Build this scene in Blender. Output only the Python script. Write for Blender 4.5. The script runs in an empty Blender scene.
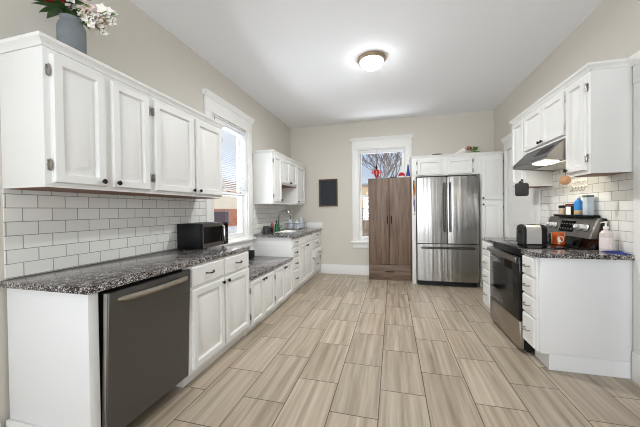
import bpy, bmesh, math, random
from mathutils import Vector, Matrix
random.seed(7)
SC = bpy.context.scene
COL = SC.collection
PI = math.pi

# ------------------------------------------------------------------ camera
cam_d = bpy.data.cameras.new('camera'); cam = bpy.data.objects.new('camera', cam_d); COL.objects.link(cam)
cam_d.sensor_width = 36.0; cam_d.lens = 36.0 * 279.07 / 640.0; cam_d.clip_start = 0.05; cam_d.clip_end = 200
YAW, PITCH, ROLL, EYE = 0.2541, 0.0116, 0.0123, 1.268
cam.matrix_world = (Matrix.Translation((0, 0, EYE)) @ Matrix.Rotation(YAW, 4, 'Z')
                    @ Matrix.Rotation(PI / 2 - PITCH, 4, 'X') @ Matrix.Rotation(-ROLL, 4, 'Z'))
SC.camera = cam

# ------------------------------------------------------------------ world, light, exposure
vs = SC.view_settings
vs.view_transform = 'Standard'; vs.look = 'None'; vs.gamma = 1; vs.use_curve_mapping = False
vs.exposure = 0.0
SC.cycles.max_bounces = 10; SC.cycles.diffuse_bounces = 6; SC.cycles.glossy_bounces = 5
SC.cycles.transparent_max_bounces = 12
SC.cycles.use_denoising = True; SC.cycles.filter_width = 1.0
SC.cycles.sample_clamp_indirect = 6
w = bpy.data.worlds.new('sky'); SC.world = w; w.use_nodes = True
nt = w.node_tree; bg = nt.nodes['Background']
tc = nt.nodes.new('ShaderNodeTexCoord'); nz = nt.nodes.new('ShaderNodeTexNoise'); rp = nt.nodes.new('ShaderNodeValToRGB')
nz.inputs['Scale'].default_value = 3.5; nz.inputs['Detail'].default_value = 5
rp.color_ramp.elements[0].position = .38; rp.color_ramp.elements[0].color = (.55, .70, .92, 1)
rp.color_ramp.elements[1].position = .68; rp.color_ramp.elements[1].color = (.90, .93, .98, 1)
nt.links.new(tc.outputs['Generated'], nz.inputs['Vector']); nt.links.new(nz.outputs['Fac'], rp.inputs['Fac'])
nt.links.new(rp.outputs['Color'], bg.inputs['Color']); bg.inputs['Strength'].default_value = .85

def area(name, loc, rot, sx, sy, power, color=(1, 1, 1), spread=PI):
    d = bpy.data.lights.new(name, 'AREA'); d.shape = 'RECTANGLE'; d.size = sx; d.size_y = sy
    d.energy = power; d.color = color; d.spread = spread
    o = bpy.data.objects.new(name, d); COL.objects.link(o); o.location = loc; o.rotation_euler = rot
    return o
# added fill panels before the windowless rear wall, far behind the camera
area('rear_fill', (-1.05, -6.35, 1.55), (PI * .58, 0, 0), 1.4, 1.9, 97, (.90, .97, 1.04))
area('rear_fill', (0.8, -6.35, 1.55), (PI * .58, 0, 0), 1.4, 1.9, 97, (.90, .97, 1.04))
# added fill light behind the camera, tilted up to brighten the ceiling
area('ceiling_fill', (-0.1, -0.9, 1.55), (PI * .74, 0, 0), 2.0, 1.4, 31, (.90, .97, 1.04))
# skylight falling in steeply through the two kitchen windows
area('left_window_skylight', (-3.1, 3.22, 3.3), (0, -.95, 0), 1.0, 1.6, 70, (.93, .97, 1))
area('back_window_skylight', (-0.2, 6.6, 3.3), (-.95, 0, 0), 1.6, 1.0, 20, (.93, .97, 1))
# added lights hidden outside the two windows, aimed up to lift the ceiling
area('left_window_up_fill', (-3.0, 3.22, .25), (0, PI + .75, 0), 1.0, 1.6, 190, (.92, .97, 1.02))
area('back_window_up_fill', (-0.2, 6.3, .15), (PI + .75, 0, 0), 1.6, 1.0, 85, (.92, .97, 1.02))
sd = bpy.data.lights.new('sun', 'SUN'); sd.energy = 3.0; sd.angle = .01; sd.color = (1, .96, .9)
so = bpy.data.objects.new('sun', sd); COL.objects.link(so); so.rotation_euler = Vector((.62, -.50, .60)).to_track_quat('Z', 'Y').to_euler()

# ------------------------------------------------------------------ materials
def C(r, g, b):
    f = lambda c: (c / 255 / 12.92) if c / 255 <= .04045 else ((c / 255 + .055) / 1.055) ** 2.4
    return (f(r), f(g), f(b), 1)

def mat(name, color, rough=.5, metal=0.0, spec=.5, bump=0, bscale=60, vary=0, vscale=8, stretch=None, emit=0, coat=0):
    m = bpy.data.materials.new(name); m.use_nodes = True
    n = m.node_tree; b = n.nodes['Principled BSDF']
    b.inputs['Base Color'].default_value = color; b.inputs['Roughness'].default_value = rough
    b.inputs['Metallic'].default_value = metal; b.inputs['Specular IOR Level'].default_value = spec
    if coat: b.inputs['Coat Weight'].default_value = coat; b.inputs['Coat Roughness'].default_value = .08
    if emit:
        b.inputs['Emission Color'].default_value = color; b.inputs['Emission Strength'].default_value = emit
    if bump or vary:
        t = n.nodes.new('ShaderNodeTexCoord'); mp = n.nodes.new('ShaderNodeMapping')
        if stretch: mp.inputs['Scale'].default_value = stretch
        n.links.new(t.outputs['Object'], mp.inputs['Vector'])
    if vary:
        z = n.nodes.new('ShaderNodeTexNoise'); z.inputs['Scale'].default_value = vscale; z.inputs['Detail'].default_value = 4
        n.links.new(mp.outputs['Vector'], z.inputs['Vector'])
        r = n.nodes.new('ShaderNodeValToRGB')
        r.color_ramp.elements[0].position = .3; r.color_ramp.elements[1].position = .7
        r.color_ramp.elements[0].color = tuple(c * (1 - vary) for c in color[:3]) + (1,)
        r.color_ramp.elements[1].color = tuple(min(1, c * (1 + vary)) for c in color[:3]) + (1,)
        n.links.new(z.outputs['Fac'], r.inputs['Fac']); n.links.new(r.outputs['Color'], b.inputs['Base Color'])
    if bump:
        z2 = n.nodes.new('ShaderNodeTexNoise'); z2.inputs['Scale'].default_value = bscale
        n.links.new(mp.outputs['Vector'], z2.inputs['Vector'])
        bp = n.nodes.new('ShaderNodeBump'); bp.inputs['Strength'].default_value = bump; bp.inputs['Distance'].default_value = .01
        n.links.new(z2.outputs['Fac'], bp.inputs['Height']); n.links.new(bp.outputs['Normal'], b.inputs['Normal'])
    return m

def brick_mat(name, ax, ay, ox, oy, bw, rh, mortar, c_mortar, rough, kind):
    """tiles laid by world position: ax/ay are the world axes for the tile's length and row"""
    m = bpy.data.materials.new(name); m.use_nodes = True; n = m.node_tree; L = n.links.new
    b = n.nodes['Principled BSDF']; b.inputs['Roughness'].default_value = rough
    g = n.nodes.new('ShaderNodeNewGeometry'); s = n.nodes.new('ShaderNodeSeparateXYZ'); L(g.outputs['Position'], s.inputs[0])
    def off(axis, o):
        a = n.nodes.new('ShaderNodeMath'); a.operation = 'SUBTRACT'; L(s.outputs[axis], a.inputs[0]); a.inputs[1].default_value = o; return a
    c = n.nodes.new('ShaderNodeCombineXYZ'); L(off(ax, ox).outputs[0], c.inputs[0]); L(off(ay, oy).outputs[0], c.inputs[1])
    br = n.nodes.new('ShaderNodeTexBrick'); L(c.outputs[0], br.inputs['Vector'])
    br.inputs['Scale'].default_value = 1; br.inputs['Brick Width'].default_value = bw; br.inputs['Row Height'].default_value = rh
    br.inputs['Mortar Size'].default_value = mortar; br.inputs['Mortar Smooth'].default_value = .15
    br.inputs['Color1'].default_value = (0, 0, 0, 1); br.inputs['Color2'].default_value = (1, 1, 1, 1); br.inputs['Mortar'].default_value = (.5, .5, .5, 1)
    mix = n.nodes.new('ShaderNodeMix'); mix.data_type = 'RGBA'
    L(br.outputs['Fac'], mix.inputs['Factor']); mix.inputs['B'].default_value = c_mortar
    ramp = n.nodes.new('ShaderNodeValToRGB')
    if kind == 'floor':
        wv = n.nodes.new('ShaderNodeMath'); wv.operation = 'MULTIPLY'; L(br.outputs['Color'], wv.inputs[0]); wv.inputs[1].default_value = 37
        mp = n.nodes.new('ShaderNodeMapping'); mp.inputs['Scale'].default_value = (.95, 22, 1); L(c.outputs[0], mp.inputs['Vector'])
        nz = n.nodes.new('ShaderNodeTexNoise'); nz.noise_dimensions = '4D'; nz.inputs['Scale'].default_value = 1
        nz.inputs['Detail'].default_value = 5; nz.inputs['Roughness'].default_value = .62; nz.inputs['Distortion'].default_value = .35
        L(mp.outputs[0], nz.inputs['Vector']); L(wv.outputs[0], nz.inputs['W'])
        e = ramp.color_ramp.elements
        e[0].position = .28; e[0].color = FLOOR[0]; e[1].position = .74; e[1].color = FLOOR[2]
        q = e.new(.5); q.color = FLOOR[1]
        L(nz.outputs['Fac'], ramp.inputs['Fac'])
        hs = n.nodes.new('ShaderNodeHueSaturation'); L(ramp.outputs['Color'], hs.inputs['Color'])
        mr = n.nodes.new('ShaderNodeMapRange'); L(br.outputs['Color'], mr.inputs['Value'])
        mr.inputs['To Min'].default_value = .90; mr.inputs['To Max'].default_value = 1.07; L(mr.outputs[0], hs.inputs['Value'])
        L(hs.outputs['Color'], mix.inputs['A'])
        L(mix.outputs['Result'], b.inputs['Base Color'])
    else:
        e = ramp.color_ramp.elements
        e[0].color = TILE[0]; e[1].color = TILE[1]; L(br.outputs['Color'], ramp.inputs['Fac'])
        L(ramp.outputs['Color'], mix.inputs['A']); L(mix.outputs['Result'], b.inputs['Base Color'])
    inv = n.nodes.new('ShaderNodeMath'); inv.operation = 'SUBTRACT'; inv.inputs[0].default_value = 1; L(br.outputs['Fac'], inv.inputs[1])
    bp = n.nodes.new('ShaderNodeBump'); bp.inputs['Strength'].default_value = .35; bp.inputs['Distance'].default_value = .004
    L(inv.outputs[0], bp.inputs['Height']); L(bp.outputs['Normal'], b.inputs['Normal'])
    return m

def granite():
    m = bpy.data.materials.new('speckled_granite'); m.use_nodes = True; n = m.node_tree; L = n.links.new
    b = n.nodes['Principled BSDF']; b.inputs['Roughness'].default_value = .12
    g = n.nodes.new('ShaderNodeNewGeometry')
    v = n.nodes.new('ShaderNodeTexVoronoi'); v.inputs['Scale'].default_value = 210; L(g.outputs['Position'], v.inputs['Vector'])
    sp = n.nodes.new('ShaderNodeSeparateColor'); L(v.outputs['Color'], sp.inputs[0])
    nz = n.nodes.new('ShaderNodeTexNoise'); nz.inputs['Scale'].default_value = 28; nz.inputs['Detail'].default_value = 3; L(g.outputs['Position'], nz.inputs['Vector'])
    ad = n.nodes.new('ShaderNodeMath'); ad.operation = 'ADD'; L(sp.outputs[0], ad.inputs[0]); L(nz.outputs['Fac'], ad.inputs[1])
    hf = n.nodes.new('ShaderNodeMath'); hf.operation = 'MULTIPLY'; L(ad.outputs[0], hf.inputs[0]); hf.inputs[1].default_value = .5
    r = n.nodes.new('ShaderNodeValToRGB'); e = r.color_ramp.elements; r.color_ramp.interpolation = 'CONSTANT'
    e[0].position = 0; e[0].color = C(26, 26, 28); e[1].position = .38; e[1].color = C(72, 68, 68)
    for p, c in ((.50, C(112, 107, 105)), (.60, C(158, 152, 150)), (.68, C(206, 202, 200))): q = e.new(p); q.color = c
    L(hf.outputs[0], r.inputs['Fac']); L(r.outputs['Color'], b.inputs['Base Color'])
    return m

def steel(name, color, rough=.28, streak='X', amt=.06):
    """brushed sheet steel: faint long streaks along one direction"""
    m = bpy.data.materials.new(name); m.use_nodes = True; n = m.node_tree; L = n.links.new
    b = n.nodes['Principled BSDF']; b.inputs['Base Color'].default_value = color; b.inputs['Metallic'].default_value = 1; b.inputs['Roughness'].default_value = rough
    t = n.nodes.new('ShaderNodeTexCoord'); mp = n.nodes.new('ShaderNodeMapping'); L(t.outputs['Object'], mp.inputs['Vector'])
    mp.inputs['Scale'].default_value = {'X': (11, 11, .25), 'Z': (.4, .4, 60)}[streak]
    z = n.nodes.new('ShaderNodeTexNoise'); z.inputs['Scale'].default_value = 1; z.inputs['Detail'].default_value = 2; L(mp.outputs[0], z.inputs['Vector'])
    bp = n.nodes.new('ShaderNodeBump'); bp.inputs['Strength'].default_value = amt; bp.inputs['Distance'].default_value = .05
    L(z.outputs['Fac'], bp.inputs['Height']); L(bp.outputs['Normal'], b.inputs['Normal'])
    return m

def wood(name, c0, c1, axis='Z', scale=14, rough=.5):
    m = bpy.data.materials.new(name); m.use_nodes = True; n = m.node_tree; L = n.links.new
    b = n.nodes['Principled BSDF']; b.inputs['Roughness'].default_value = rough
    t = n.nodes.new('ShaderNodeTexCoord'); mp = n.nodes.new('ShaderNodeMapping'); L(t.outputs['Object'], mp.inputs['Vector'])
    mp.inputs['Scale'].default_value = {'Z': (scale, scale, .9), 'Y': (scale, .9, scale), 'X': (.9, scale, scale)}[axis]
    z = n.nodes.new('ShaderNodeTexNoise'); z.inputs['Scale'].default_value = 2; z.inputs['Detail'].default_value = 6; z.inputs['Distortion'].default_value = .6
    L(mp.outputs[0], z.inputs['Vector'])
    r = n.nodes.new('ShaderNodeValToRGB'); r.color_ramp.elements[0].position = .3; r.color_ramp.elements[1].position = .72
    r.color_ramp.elements[0].color = c0; r.color_ramp.elements[1].color = c1
    L(z.outputs['Fac'], r.inputs['Fac']); L(r.outputs['Color'], b.inputs['Base Color'])
    return m

def glass_pane():
    m = bpy.data.materials.new('window_glass'); m.use_nodes = True; n = m.node_tree; L = n.links.new
    n.nodes.remove(n.nodes['Principled BSDF'])
    tr = n.nodes.new('ShaderNodeBsdfTransparent'); gl = n.nodes.new('ShaderNodeBsdfGlossy'); gl.inputs['Roughness'].default_value = .02
    mx = n.nodes.new('ShaderNodeMixShader'); mx.inputs[0].default_value = .05
    L(tr.outputs[0], mx.inputs[1]); L(gl.outputs[0], mx.inputs[2])
    L(mx.outputs[0], n.nodes['Material Output'].inputs['Surface'])
    return m

FLOOR = (C(140, 125, 106), C(178, 164, 145), C(206, 194, 177))
TILE = (C(228, 228, 224), C(238, 238, 234))
M_wall = mat('greige_wall_paint', C(214, 209, 200), .8, spec=.2, bump=.03, bscale=300)
M_ceil = mat('white_ceiling_paint', C(242, 243, 246), .9, spec=.1)
M_trim = mat('white_trim_paint', C(240, 240, 238), .4)
M_cab = mat('white_cabinet_paint', C(232, 232, 230), .5)
M_panel = mat('white_panel_laminate', C(238, 239, 241), .4)
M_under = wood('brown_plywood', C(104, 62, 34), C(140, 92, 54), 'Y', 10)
M_floor = brick_mat('wood_look_floor_tile', 1, 0, 1.70, -.095, .58, .3015, .0032, C(84, 72, 60), .33, 'floor')
M_tileL = brick_mat('white_subway_tile', 1, 2, 1.168, .920, .1415, .0763, .0022, C(150, 148, 144), .16, 'tile')
M_tileR = brick_mat('white_subway_tile_right', 1, 2, 2.605, .926, .1435, .0775, .0022, C(158, 156, 150), .16, 'tile')
M_gran = granite()
M_steel = steel('brushed_stainless', C(162, 160, 157), .22, 'X', .15)
M_steelh = steel('handle_stainless', C(205, 203, 198), .22, 'Z', .02)
M_dsteel = steel('dark_stainless', C(112, 112, 112), .40, 'Z', .02)
M_fhandle = steel('fridge_handle_steel', C(92, 91, 90), .3, 'Z', .02)
M_hood = steel('hood_fascia_steel', C(112, 112, 114), .34, 'Z', .02)
M_bgsteel = steel('backguard_steel', C(140, 136, 131), .38, 'Z', .02)
M_rsteel = steel('range_stainless', C(172, 164, 154), .30, 'Z', .02)
M_black = mat('black_plastic', C(16, 16, 17), .45, spec=.3)
M_bglass = mat('black_glass', C(9, 9, 10), .09, spec=.25)
M_dark = mat('dark_void', C(16, 15, 15), .8)
M_bronze = mat('dark_bronze', C(48, 42, 38), .35, .8)
M_hinge = mat('antique_hinge_metal', C(160, 155, 148), .3, .9)
M_ring = mat('brushed_bronze_ring', C(158, 138, 116), .35, .5)
M_dome = mat('lit_frosted_glass', (.97, .98, .97, 1), .4, emit=26)
M_wardd = wood('grey_brown_wood', C(86, 68, 56), C(136, 113, 97), 'Z', 12, .5)
M_wardx = wood('grey_brown_wood_cross', C(86, 68, 56), C(136, 113, 97), 'X', 12, .5)
M_glass = glass_pane()
M_blind = mat('white_blind_slat', C(236, 238, 242), .5)
M_chalk = mat('chalkboard_slate', C(38, 42, 50), .7, vary=.18, vscale=9)
M_frame = wood('walnut_frame', C(60, 44, 34), C(92, 70, 54), 'Z', 20)
M_gold = mat('pale_gold_edge', C(190, 172, 146), .5)
M_vase = mat('blue_grey_stoneware', C(116, 123, 127), .55, bump=.35, bscale=40, vary=.10, vscale=6, stretch=(1, 1, 3))
M_leaf = mat('dark_green_leaf', C(52, 84, 38), .5, vary=.3, vscale=14)
M_leaf2 = mat('bright_green_leaf', C(112, 148, 62), .5, vary=.25, vscale=14)
M_red = mat('red_petal', C(150, 24, 30), .6, vary=.2, vscale=20)
M_white = mat('white_petal', C(246, 242, 236), .6)
M_pink = mat('blush_petal', C(232, 208, 200), .6)
M_stem = mat('brown_stem', C(88, 70, 48), .7)

# ------------------------------------------------------------------ mesh builder
def MP(face, pos):
    """local (along, out, up) -> world, for a surface at pos facing face"""
    if face == '+X': return lambda a, c, z: (pos + c, a, z)
    if face == '-X': return lambda a, c, z: (pos - c, a, z)
    if face == '-Y': return lambda a, c, z: (a, pos - c, z)
    if face == '+Y': return lambda a, c, z: (a, pos + c, z)

class MB:
    def __init__(s): s.bm = bmesh.new()
    def box(s, x0, x1, y0, y1, z0, z1, bev=0, seg=2):
        vs_ = [s.bm.verts.new((x, y, z)) for x in (x0, x1) for y in (y0, y1) for z in (z0, z1)]
        fs = [s.bm.faces.new([vs_[i] for i in f]) for f in ((0, 1, 3, 2), (4, 6, 7, 5), (0, 4, 5, 1), (2, 3, 7, 6), (0, 2, 6, 4), (1, 5, 7, 3))]
        if bev:
            es = set(e for f in fs for e in f.edges)
            bmesh.ops.bevel(s.bm, geom=list(es), offset=bev, segments=seg, affect='EDGES', profile=.5)
        return s
    def lbox(s, mp, a0, a1, c0, c1, z0, z1, bev=0):
        p, q = mp(a0, c0, z0), mp(a1, c1, z1)
        return s.box(min(p[0], q[0]), max(p[0], q[0]), min(p[1], q[1]), max(p[1], q[1]), z0, z1, bev)
    def rings(s, loops, cap0=True, cap1=True, closed=True):
        L = [[s.bm.verts.new(p) for p in lp] for lp in loops]
        k = len(L[0])
        for A, B in zip(L, L[1:]):
            for i in range(k if closed else k - 1):
                j = (i + 1) % k; s.bm.faces.new((A[i], A[j], B[j], B[i]))
        if cap0: s.bm.faces.new(L[0][::-1])
        if cap1: s.bm.faces.new(L[-1])
        return s
    def front(s, mp, a0, a1, z0, z1, prof):
        """nested rectangles: prof = [(inset, height)]"""
        return s.rings([[mp(a0 + i, h, z0 + i), mp(a1 - i, h, z0 + i), mp(a1 - i, h, z1 - i), mp(a0 + i, h, z1 - i)] for i, h in prof])
    def lathe(s, cx, cy, prof, seg=24, axis='Z', z0=0, rot=None, org=None):
        loops = []
        for r, h in prof:
            r = max(r, 1e-4); lp = []
            for i in range(seg):
                t = 2 * PI * i / seg; p = Vector((r * math.cos(t), r * math.sin(t), h))
                if rot is not None: p = rot @ p
                o = Vector(org) if org is not None else Vector((cx, cy, z0))
                lp.append(tuple(p + o))
            loops.append(lp)
        return s.rings(loops)
    def lathe_dir(s, org, d, prof, seg=16):
        return s.lathe(0, 0, prof, seg, rot=Vector((0, 0, 1)).rotation_difference(Vector(d).normalized()).to_matrix(), org=org)
    def tube(s, pts, r, seg=8):
        pts = [Vector(p) for p in pts]; rr = r if isinstance(r, (list, tuple)) else [r] * len(pts)
        loops = []; nrm = None
        for i, p in enumerate(pts):
            t = (pts[min(i + 1, len(pts) - 1)] - pts[max(i - 1, 0)]).normalized()
            if nrm is None:
                nrm = t.orthogonal().normalized()
            else:
                nrm = (nrm - t * nrm.dot(t))
                nrm = nrm.normalized() if nrm.length > 1e-6 else t.orthogonal().normalized()
            b = t.cross(nrm)
            loops.append([tuple(p + (nrm * math.cos(2 * PI * k / seg) + b * math.sin(2 * PI * k / seg)) * rr[i]) for k in range(seg)])
        return s.rings(loops)
    def prism(s, poly, fn, t0, t1):
        return s.rings([[fn(p, q, t0) for p, q in poly], [fn(p, q, t1) for p, q in poly]])
    def sphere(s, c, rx, ry=None, rz=None, seg=14, rings=8):
        ry = ry or rx; rz = rz or rx; loops = []
        for j in range(1, rings):
            f = PI * j / rings
            loops.append([(c[0] + rx * math.sin(f) * math.cos(2 * PI * i / seg), c[1] + ry * math.sin(f) * math.sin(2 * PI * i / seg), c[2] - rz * math.cos(f)) for i in range(seg)])
        return s.rings(loops)
    def leaf(s, base, d, length, width, up=(0, 0, 1), droop=.25, n=5, thick=.0012):
        base = Vector(base); d = Vector(d).normalized(); side = d.cross(Vector(up))
        side = side.normalized() if side.length > 1e-4 else d.orthogonal().normalized()
        nn = side.cross(d).normalized(); loops = []
        for i in range(n + 1):
            t = i / n; wd = width * .5 * max(.06, math.sin(PI * (t ** .8)) ** .8 if 0 < t < 1 else .06)
            c = base + d * length * t - nn * droop * length * t * t
            loops.append([tuple(c - side * wd + nn * wd * .3), tuple(c - nn * thick), tuple(c + side * wd + nn * wd * .3), tuple(c + nn * thick)])
        return s.rings(loops)
    def build(s, name, m, parent=None, loc=None, smooth=True):
        bmesh.ops.recalc_face_normals(s.bm, faces=s.bm.faces)
        o_ = Vector((0, 0, 0)); r = parent
        while r is not None: o_ += r.location; r = r.parent
        if parent is None:
            if loc is None:
                xs = [v.co for v in s.bm.verts]
                loc = (sum(c.x for c in xs) / len(xs), sum(c.y for c in xs) / len(xs), min(c.z for c in xs))
            o_ = Vector(loc)
        bmesh.ops.translate(s.bm, vec=-o_, verts=s.bm.verts)
        me = bpy.data.meshes.new(name); s.bm.to_mesh(me); s.bm.free()
        me.materials.append(m)
        if smooth:
            me.polygons.foreach_set('use_smooth', [True] * len(me.polygons)); me.set_sharp_from_angle(angle=.6)
        ob = bpy.data.objects.new(name, me); COL.objects.link(ob)
        if parent is not None: ob.parent = parent
        else: ob.location = o_
        return ob

def tag(o, label, cat, group=None):
    o['label'] = label; o['category'] = cat
    if group: o['group'] = group
    return o
def thing(name, label, cat, loc, group=None):
    o = bpy.data.objects.new(name, None); COL.objects.link(o); o.location = loc; o.empty_display_size = .1
    return tag(o, label, cat, group)
def struct(o): o['kind'] = 'structure'; return o
def sroot(name, loc):
    o = bpy.data.objects.new(name, None); COL.objects.link(o); o.location = loc; o['kind'] = 'structure'; return o
def Bx(*a, **k): return MB().box(*a, **k)

# ------------------------------------------------------------------ room shell
XL, XR, YB, YF, ZC, T = -2.02, 1.706, 5.434, -6.5, 2.964, .16
struct(Bx(XL - T, XR + T, YF - T, YB + T, -.1, 0).build('floor', M_floor, smooth=False))
struct(Bx(XL - T, XR + T, YF - T, YB + T, ZC, ZC + .1).build('ceiling', M_ceil, smooth=False))
def wall_hole(mp, a0, a1, h, name):
    """wall from a0..a1 with a window hole h = (a0, a1, z0, z1); its outside is at c = -T"""
    m = MB()
    m.lbox(mp, a0, h[0], -T, 0, 0, ZC); m.lbox(mp, h[1], a1, -T, 0, 0, ZC)
    m.lbox(mp, h[0], h[1], -T, 0, 0, h[2]); m.lbox(mp, h[0], h[1], -T, 0, h[3], ZC)
    return struct(m.build(name, M_wall, smooth=False))
H1 = (2.82, 3.63, .885, 2.41); H2 = (-.64, .24, .66, 2.43)
wall_hole(MP('+X', XL), YF - T, YB, H1, 'wall_left')
wall_hole(MP('-Y', YB), XL - T, XR + T, H2, 'wall_back')
m = MB(); DY0, DY1, DZ = 1.57, 2.412, 2.14
m.box(XR, XR + T, YF - T, DY0, 0, ZC); m.box(XR, XR + T, DY1, YB, 0, ZC); m.box(XR, XR + T, DY0, DY1, DZ, ZC)
struct(m.build('wall_right', M_wall, smooth=False))
m = MB(); hx0, hx1 = XR + T + .001, XR + T + 2.0                    # unseen hall, added so the fridge reflects something dark
m.box(hx1, hx1 + .1, .6, 3.4, 0, 2.5); m.box(hx0, hx1, .5, .6, 0, 2.5); m.box(hx0, hx1, 3.4, 3.5, 0, 2.5)
struct(m.build('wall_added_hall', M_wall, smooth=False))
struct(Bx(hx0, hx1 + .1, .5, 3.5, 2.5, 2.6).build('ceiling_added_hall', M_ceil, smooth=False))
struct(Bx(hx0, hx1 + .1, .5, 3.5, -.1, 0).build('floor_added_hall', M_floor, smooth=False))
struct(Bx(XL, XR, YF - T, YF, 0, ZC).build('wall_front', M_wall, smooth=False))
def baseboard(mp, a0, a1, name, h=.19):
    m = MB(); m.lbox(mp, a0, a1, .0005, .016, .0, h - .02, .002); m.lbox(mp, a0, a1, .0005, .011, h - .02, h, .003)
    return struct(m.build(name, M_trim))
baseboard(MP('-Y', YB), -1.40, 1.70, 'baseboard_back')
baseboard(MP('+X', XL), -6.4, .985, 'baseboard_left')
baseboard(MP('-X', XR), -6.4, 1.45, 'baseboard_right')

# ------------------------------------------------------------------ windows
def window(name, mp, face, h, cw, crown, blind, rail, sd=.09):
    a0, a1, z0, z1 = h
    root = sroot(name, mp((a0 + a1) / 2, 0, z0))
    m = MB()
    m.lbox(mp, a0 - cw, a0, .0005, .022, z0 - .02, z1, .003); m.lbox(mp, a1, a1 + cw, .0005, .022, z0 - .02, z1, .003)
    m.lbox(mp, a0 - cw, a1 + cw, .0005, .026, z1, z1 + .15, .003)
    m.build('casing', M_trim, root)
    m = MB(); zt = z1 + .15
    prof = [(.0005, 0), (.03, 0), (.032, .012), (.045, .03), (.058, .045), (.06, .06), (.0005, .06)]
    pl = [[mp(a, c, zt + z) for c, z in prof] for a in (a0 - cw - crown, a1 + cw + crown)]
    m.rings(pl); m.build('crown', M_trim, root)
    m = MB(); m.lbox(mp, a0 - cw - .025, a1 + cw + .025, .0005, .06, z0 - .03, z0 - .001, .006); m.build('window_sill', M_trim, root)
    m = MB(); m.lbox(mp, a0 - cw, a1 + cw, .0005, .018, z0 - .135, z0 - .031, .003); m.build('apron', M_trim, root)
    m = MB()                                                       # jamb liner
    m.lbox(mp, a0, a0 + .015, -T, 0, z0, z1); m.lbox(mp, a1 - .015, a1, -T, 0, z0, z1)
    m.lbox(mp, a0 + .015, a1 - .015, -T, 0, z1 - .015, z1); m.lbox(mp, a0 + .015, a1 - .015, -T, .0, z0, z0 + .015)
    m.build('jamb', M_trim, root)
    b0, b1 = a0 + .016, a1 - .016
    for nm, c, y0, y1 in (('upper_sash', -.115, rail - .02, z1 - .016), ('lower_sash', -.075, z0 + .016, rail + .02)):
        m = MB(); f = .045
        m.lbox(mp, b0, b0 + f, c - .018, c + .018, y0, y1, .003); m.lbox(mp, b1 - f, b1, c - .018, c + .018, y0, y1, .003)
        m.lbox(mp, b0 + f, b1 - f, c - .018, c + .018, y0, y0 + (f if nm == 'upper_sash' else .07), .003); m.lbox(mp, b0 + f, b1 - f, c - .018, c + .018, y1 - f, y1, .003)
        sa = m.build(nm, M_trim, root)
        m = MB(); m.lbox(mp, b0 + f, b1 - f, c - .003, c + .003, y0 + f, y1 - f); m.build('pane', M_glass, sa, smooth=False)
    m = MB(); am = (a0 + a1) / 2
    m.lbox(mp, am - .03, am + .03, -.057, -.035, rail + .021, rail + .034, .003); m.build('sash_lock', M_hinge, root)
    if blind:
        bl = MB(); bl.lbox(mp, b0 + .005, b1 - .005, -.055, -.012, z1 - .06, z1 - .017, .004)
        br = bl.build('blind_headrail', M_blind, root)
        m = MB(); z = z1 - .075
        while z > rail + .02:
            p = [(-.05, z + .007), (-.018, z - .007), (-.018, z - .0085), (-.05, z + .0055)]
            m.rings([[mp(a, c, q) for c, q in p] for a in (b0 + .008, b1 - .008)]); z -= .024
        m.build('blind_slats', M_blind, br, smooth=False)
        m = MB()
        for a in (a0 + .15, a1 - .15): m.tube([mp(a, -.008, z1 - .06), mp(a, -.008, rail + .03)], .0012, 5)
        m.build('blind_cords', M_blind, br)
        m = MB(); m.lbox(mp, b0 + .008, b1 - .008, -.05, -.016, rail + .002, rail + .018, .004); m.build('blind_bottom_bar', M_blind, br)
        m = MB()
        m.tube([mp(a0 + .05, .012, z1 - .03), mp(a0 + .05, .012, z1 - .75)], .004, 6); m.build('blind_wand', M_hinge, br)
    return root
w1 = window('window_1', MP('+X', XL), '+X', H1, .125, .03, True, 1.50)
w2 = window('window_2', MP('-Y', YB), '-Y', H2, .115, .03, False, 1.53)
m = MB(); mpb = MP('-Y', YB)
m.tube([mpb(-.585, .01, 2.36), mpb(-.585, .01, 1.62)], .004, 6); m.build('blind_wand', M_hinge, w2)
m = MB(); m.lbox(mpb, -.62, .22, -.06, -.012, 2.345, 2.412, .004); m.build('raised_blind', M_blind, w2)

# ------------------------------------------------------------------ doors in the right wall
def wall_door(name, mp, a0, a1, ztop, leaf=True):
    root = sroot(name, mp((a0 + a1) / 2, 0, 0)); cw = .105
    m = MB()
    m.lbox(mp, a0, a0 + cw, .0005, .022, .215, ztop - .19, .003); m.lbox(mp, a1 - cw, a1, .0005, .022, .215, ztop - .19, .003)
    m.lbox(mp, a0, a1, .0005, .026, ztop - .19, ztop - .06, .003)
    m.build('casing', M_trim, root)
    m = MB(); m.lbox(mp, a0 - .003, a0 + cw + .003, .0005, .028, 0.001, .215, .003); m.lbox(mp, a1 - cw - .003, a1 + .003, .0005, .028, .001, .215, .003)
    m.build('plinth_block', M_trim, root)
    m = MB(); prof = [(.0005, 0), (.03, 0), (.032, .012), (.045, .03), (.058, .045), (.06, .06), (.0005, .06)]
    m.rings([[mp(a, c, ztop - .06 + z) for c, z in prof] for a in (a0 - .02, a1 + .02)]); m.build('crown', M_trim, root)
    if not leaf: return root
    b0, b1, zt = a0 + cw + .004, a1 - cw - .004, ztop - .195
    m = MB(); zm = 1.0
    m.lbox(mp, b0, b1, .0005, .004, .008, zt)
    P = [(0, .0042), (0, .010), (.004, .012), (.10, .012), (.112, .007), (.13, .007), (.155, .011)]
    m.front(mp, b0, b1, .008, zm, P); m.front(mp, b0, b1, zm + .001, zt, P)
    lf = m.build('door_leaf', M_trim, root)
    m = MB(); m.lathe_dir(mp(b0 + .06, .012, .95), Vector(mp(0, 1, 0)) - Vector(mp(0, 0, 0)), [(.024, 0), (.024, .006), (.01, .01), (.01, .035), (.024, .042), (.028, .055), (.02, .068), (0, .07)])
    m.build('door_knob', M_bronze, lf)
    return root
wall_door('door_1', MP('-X', XR), 3.855, 4.93, 2.335)
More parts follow.
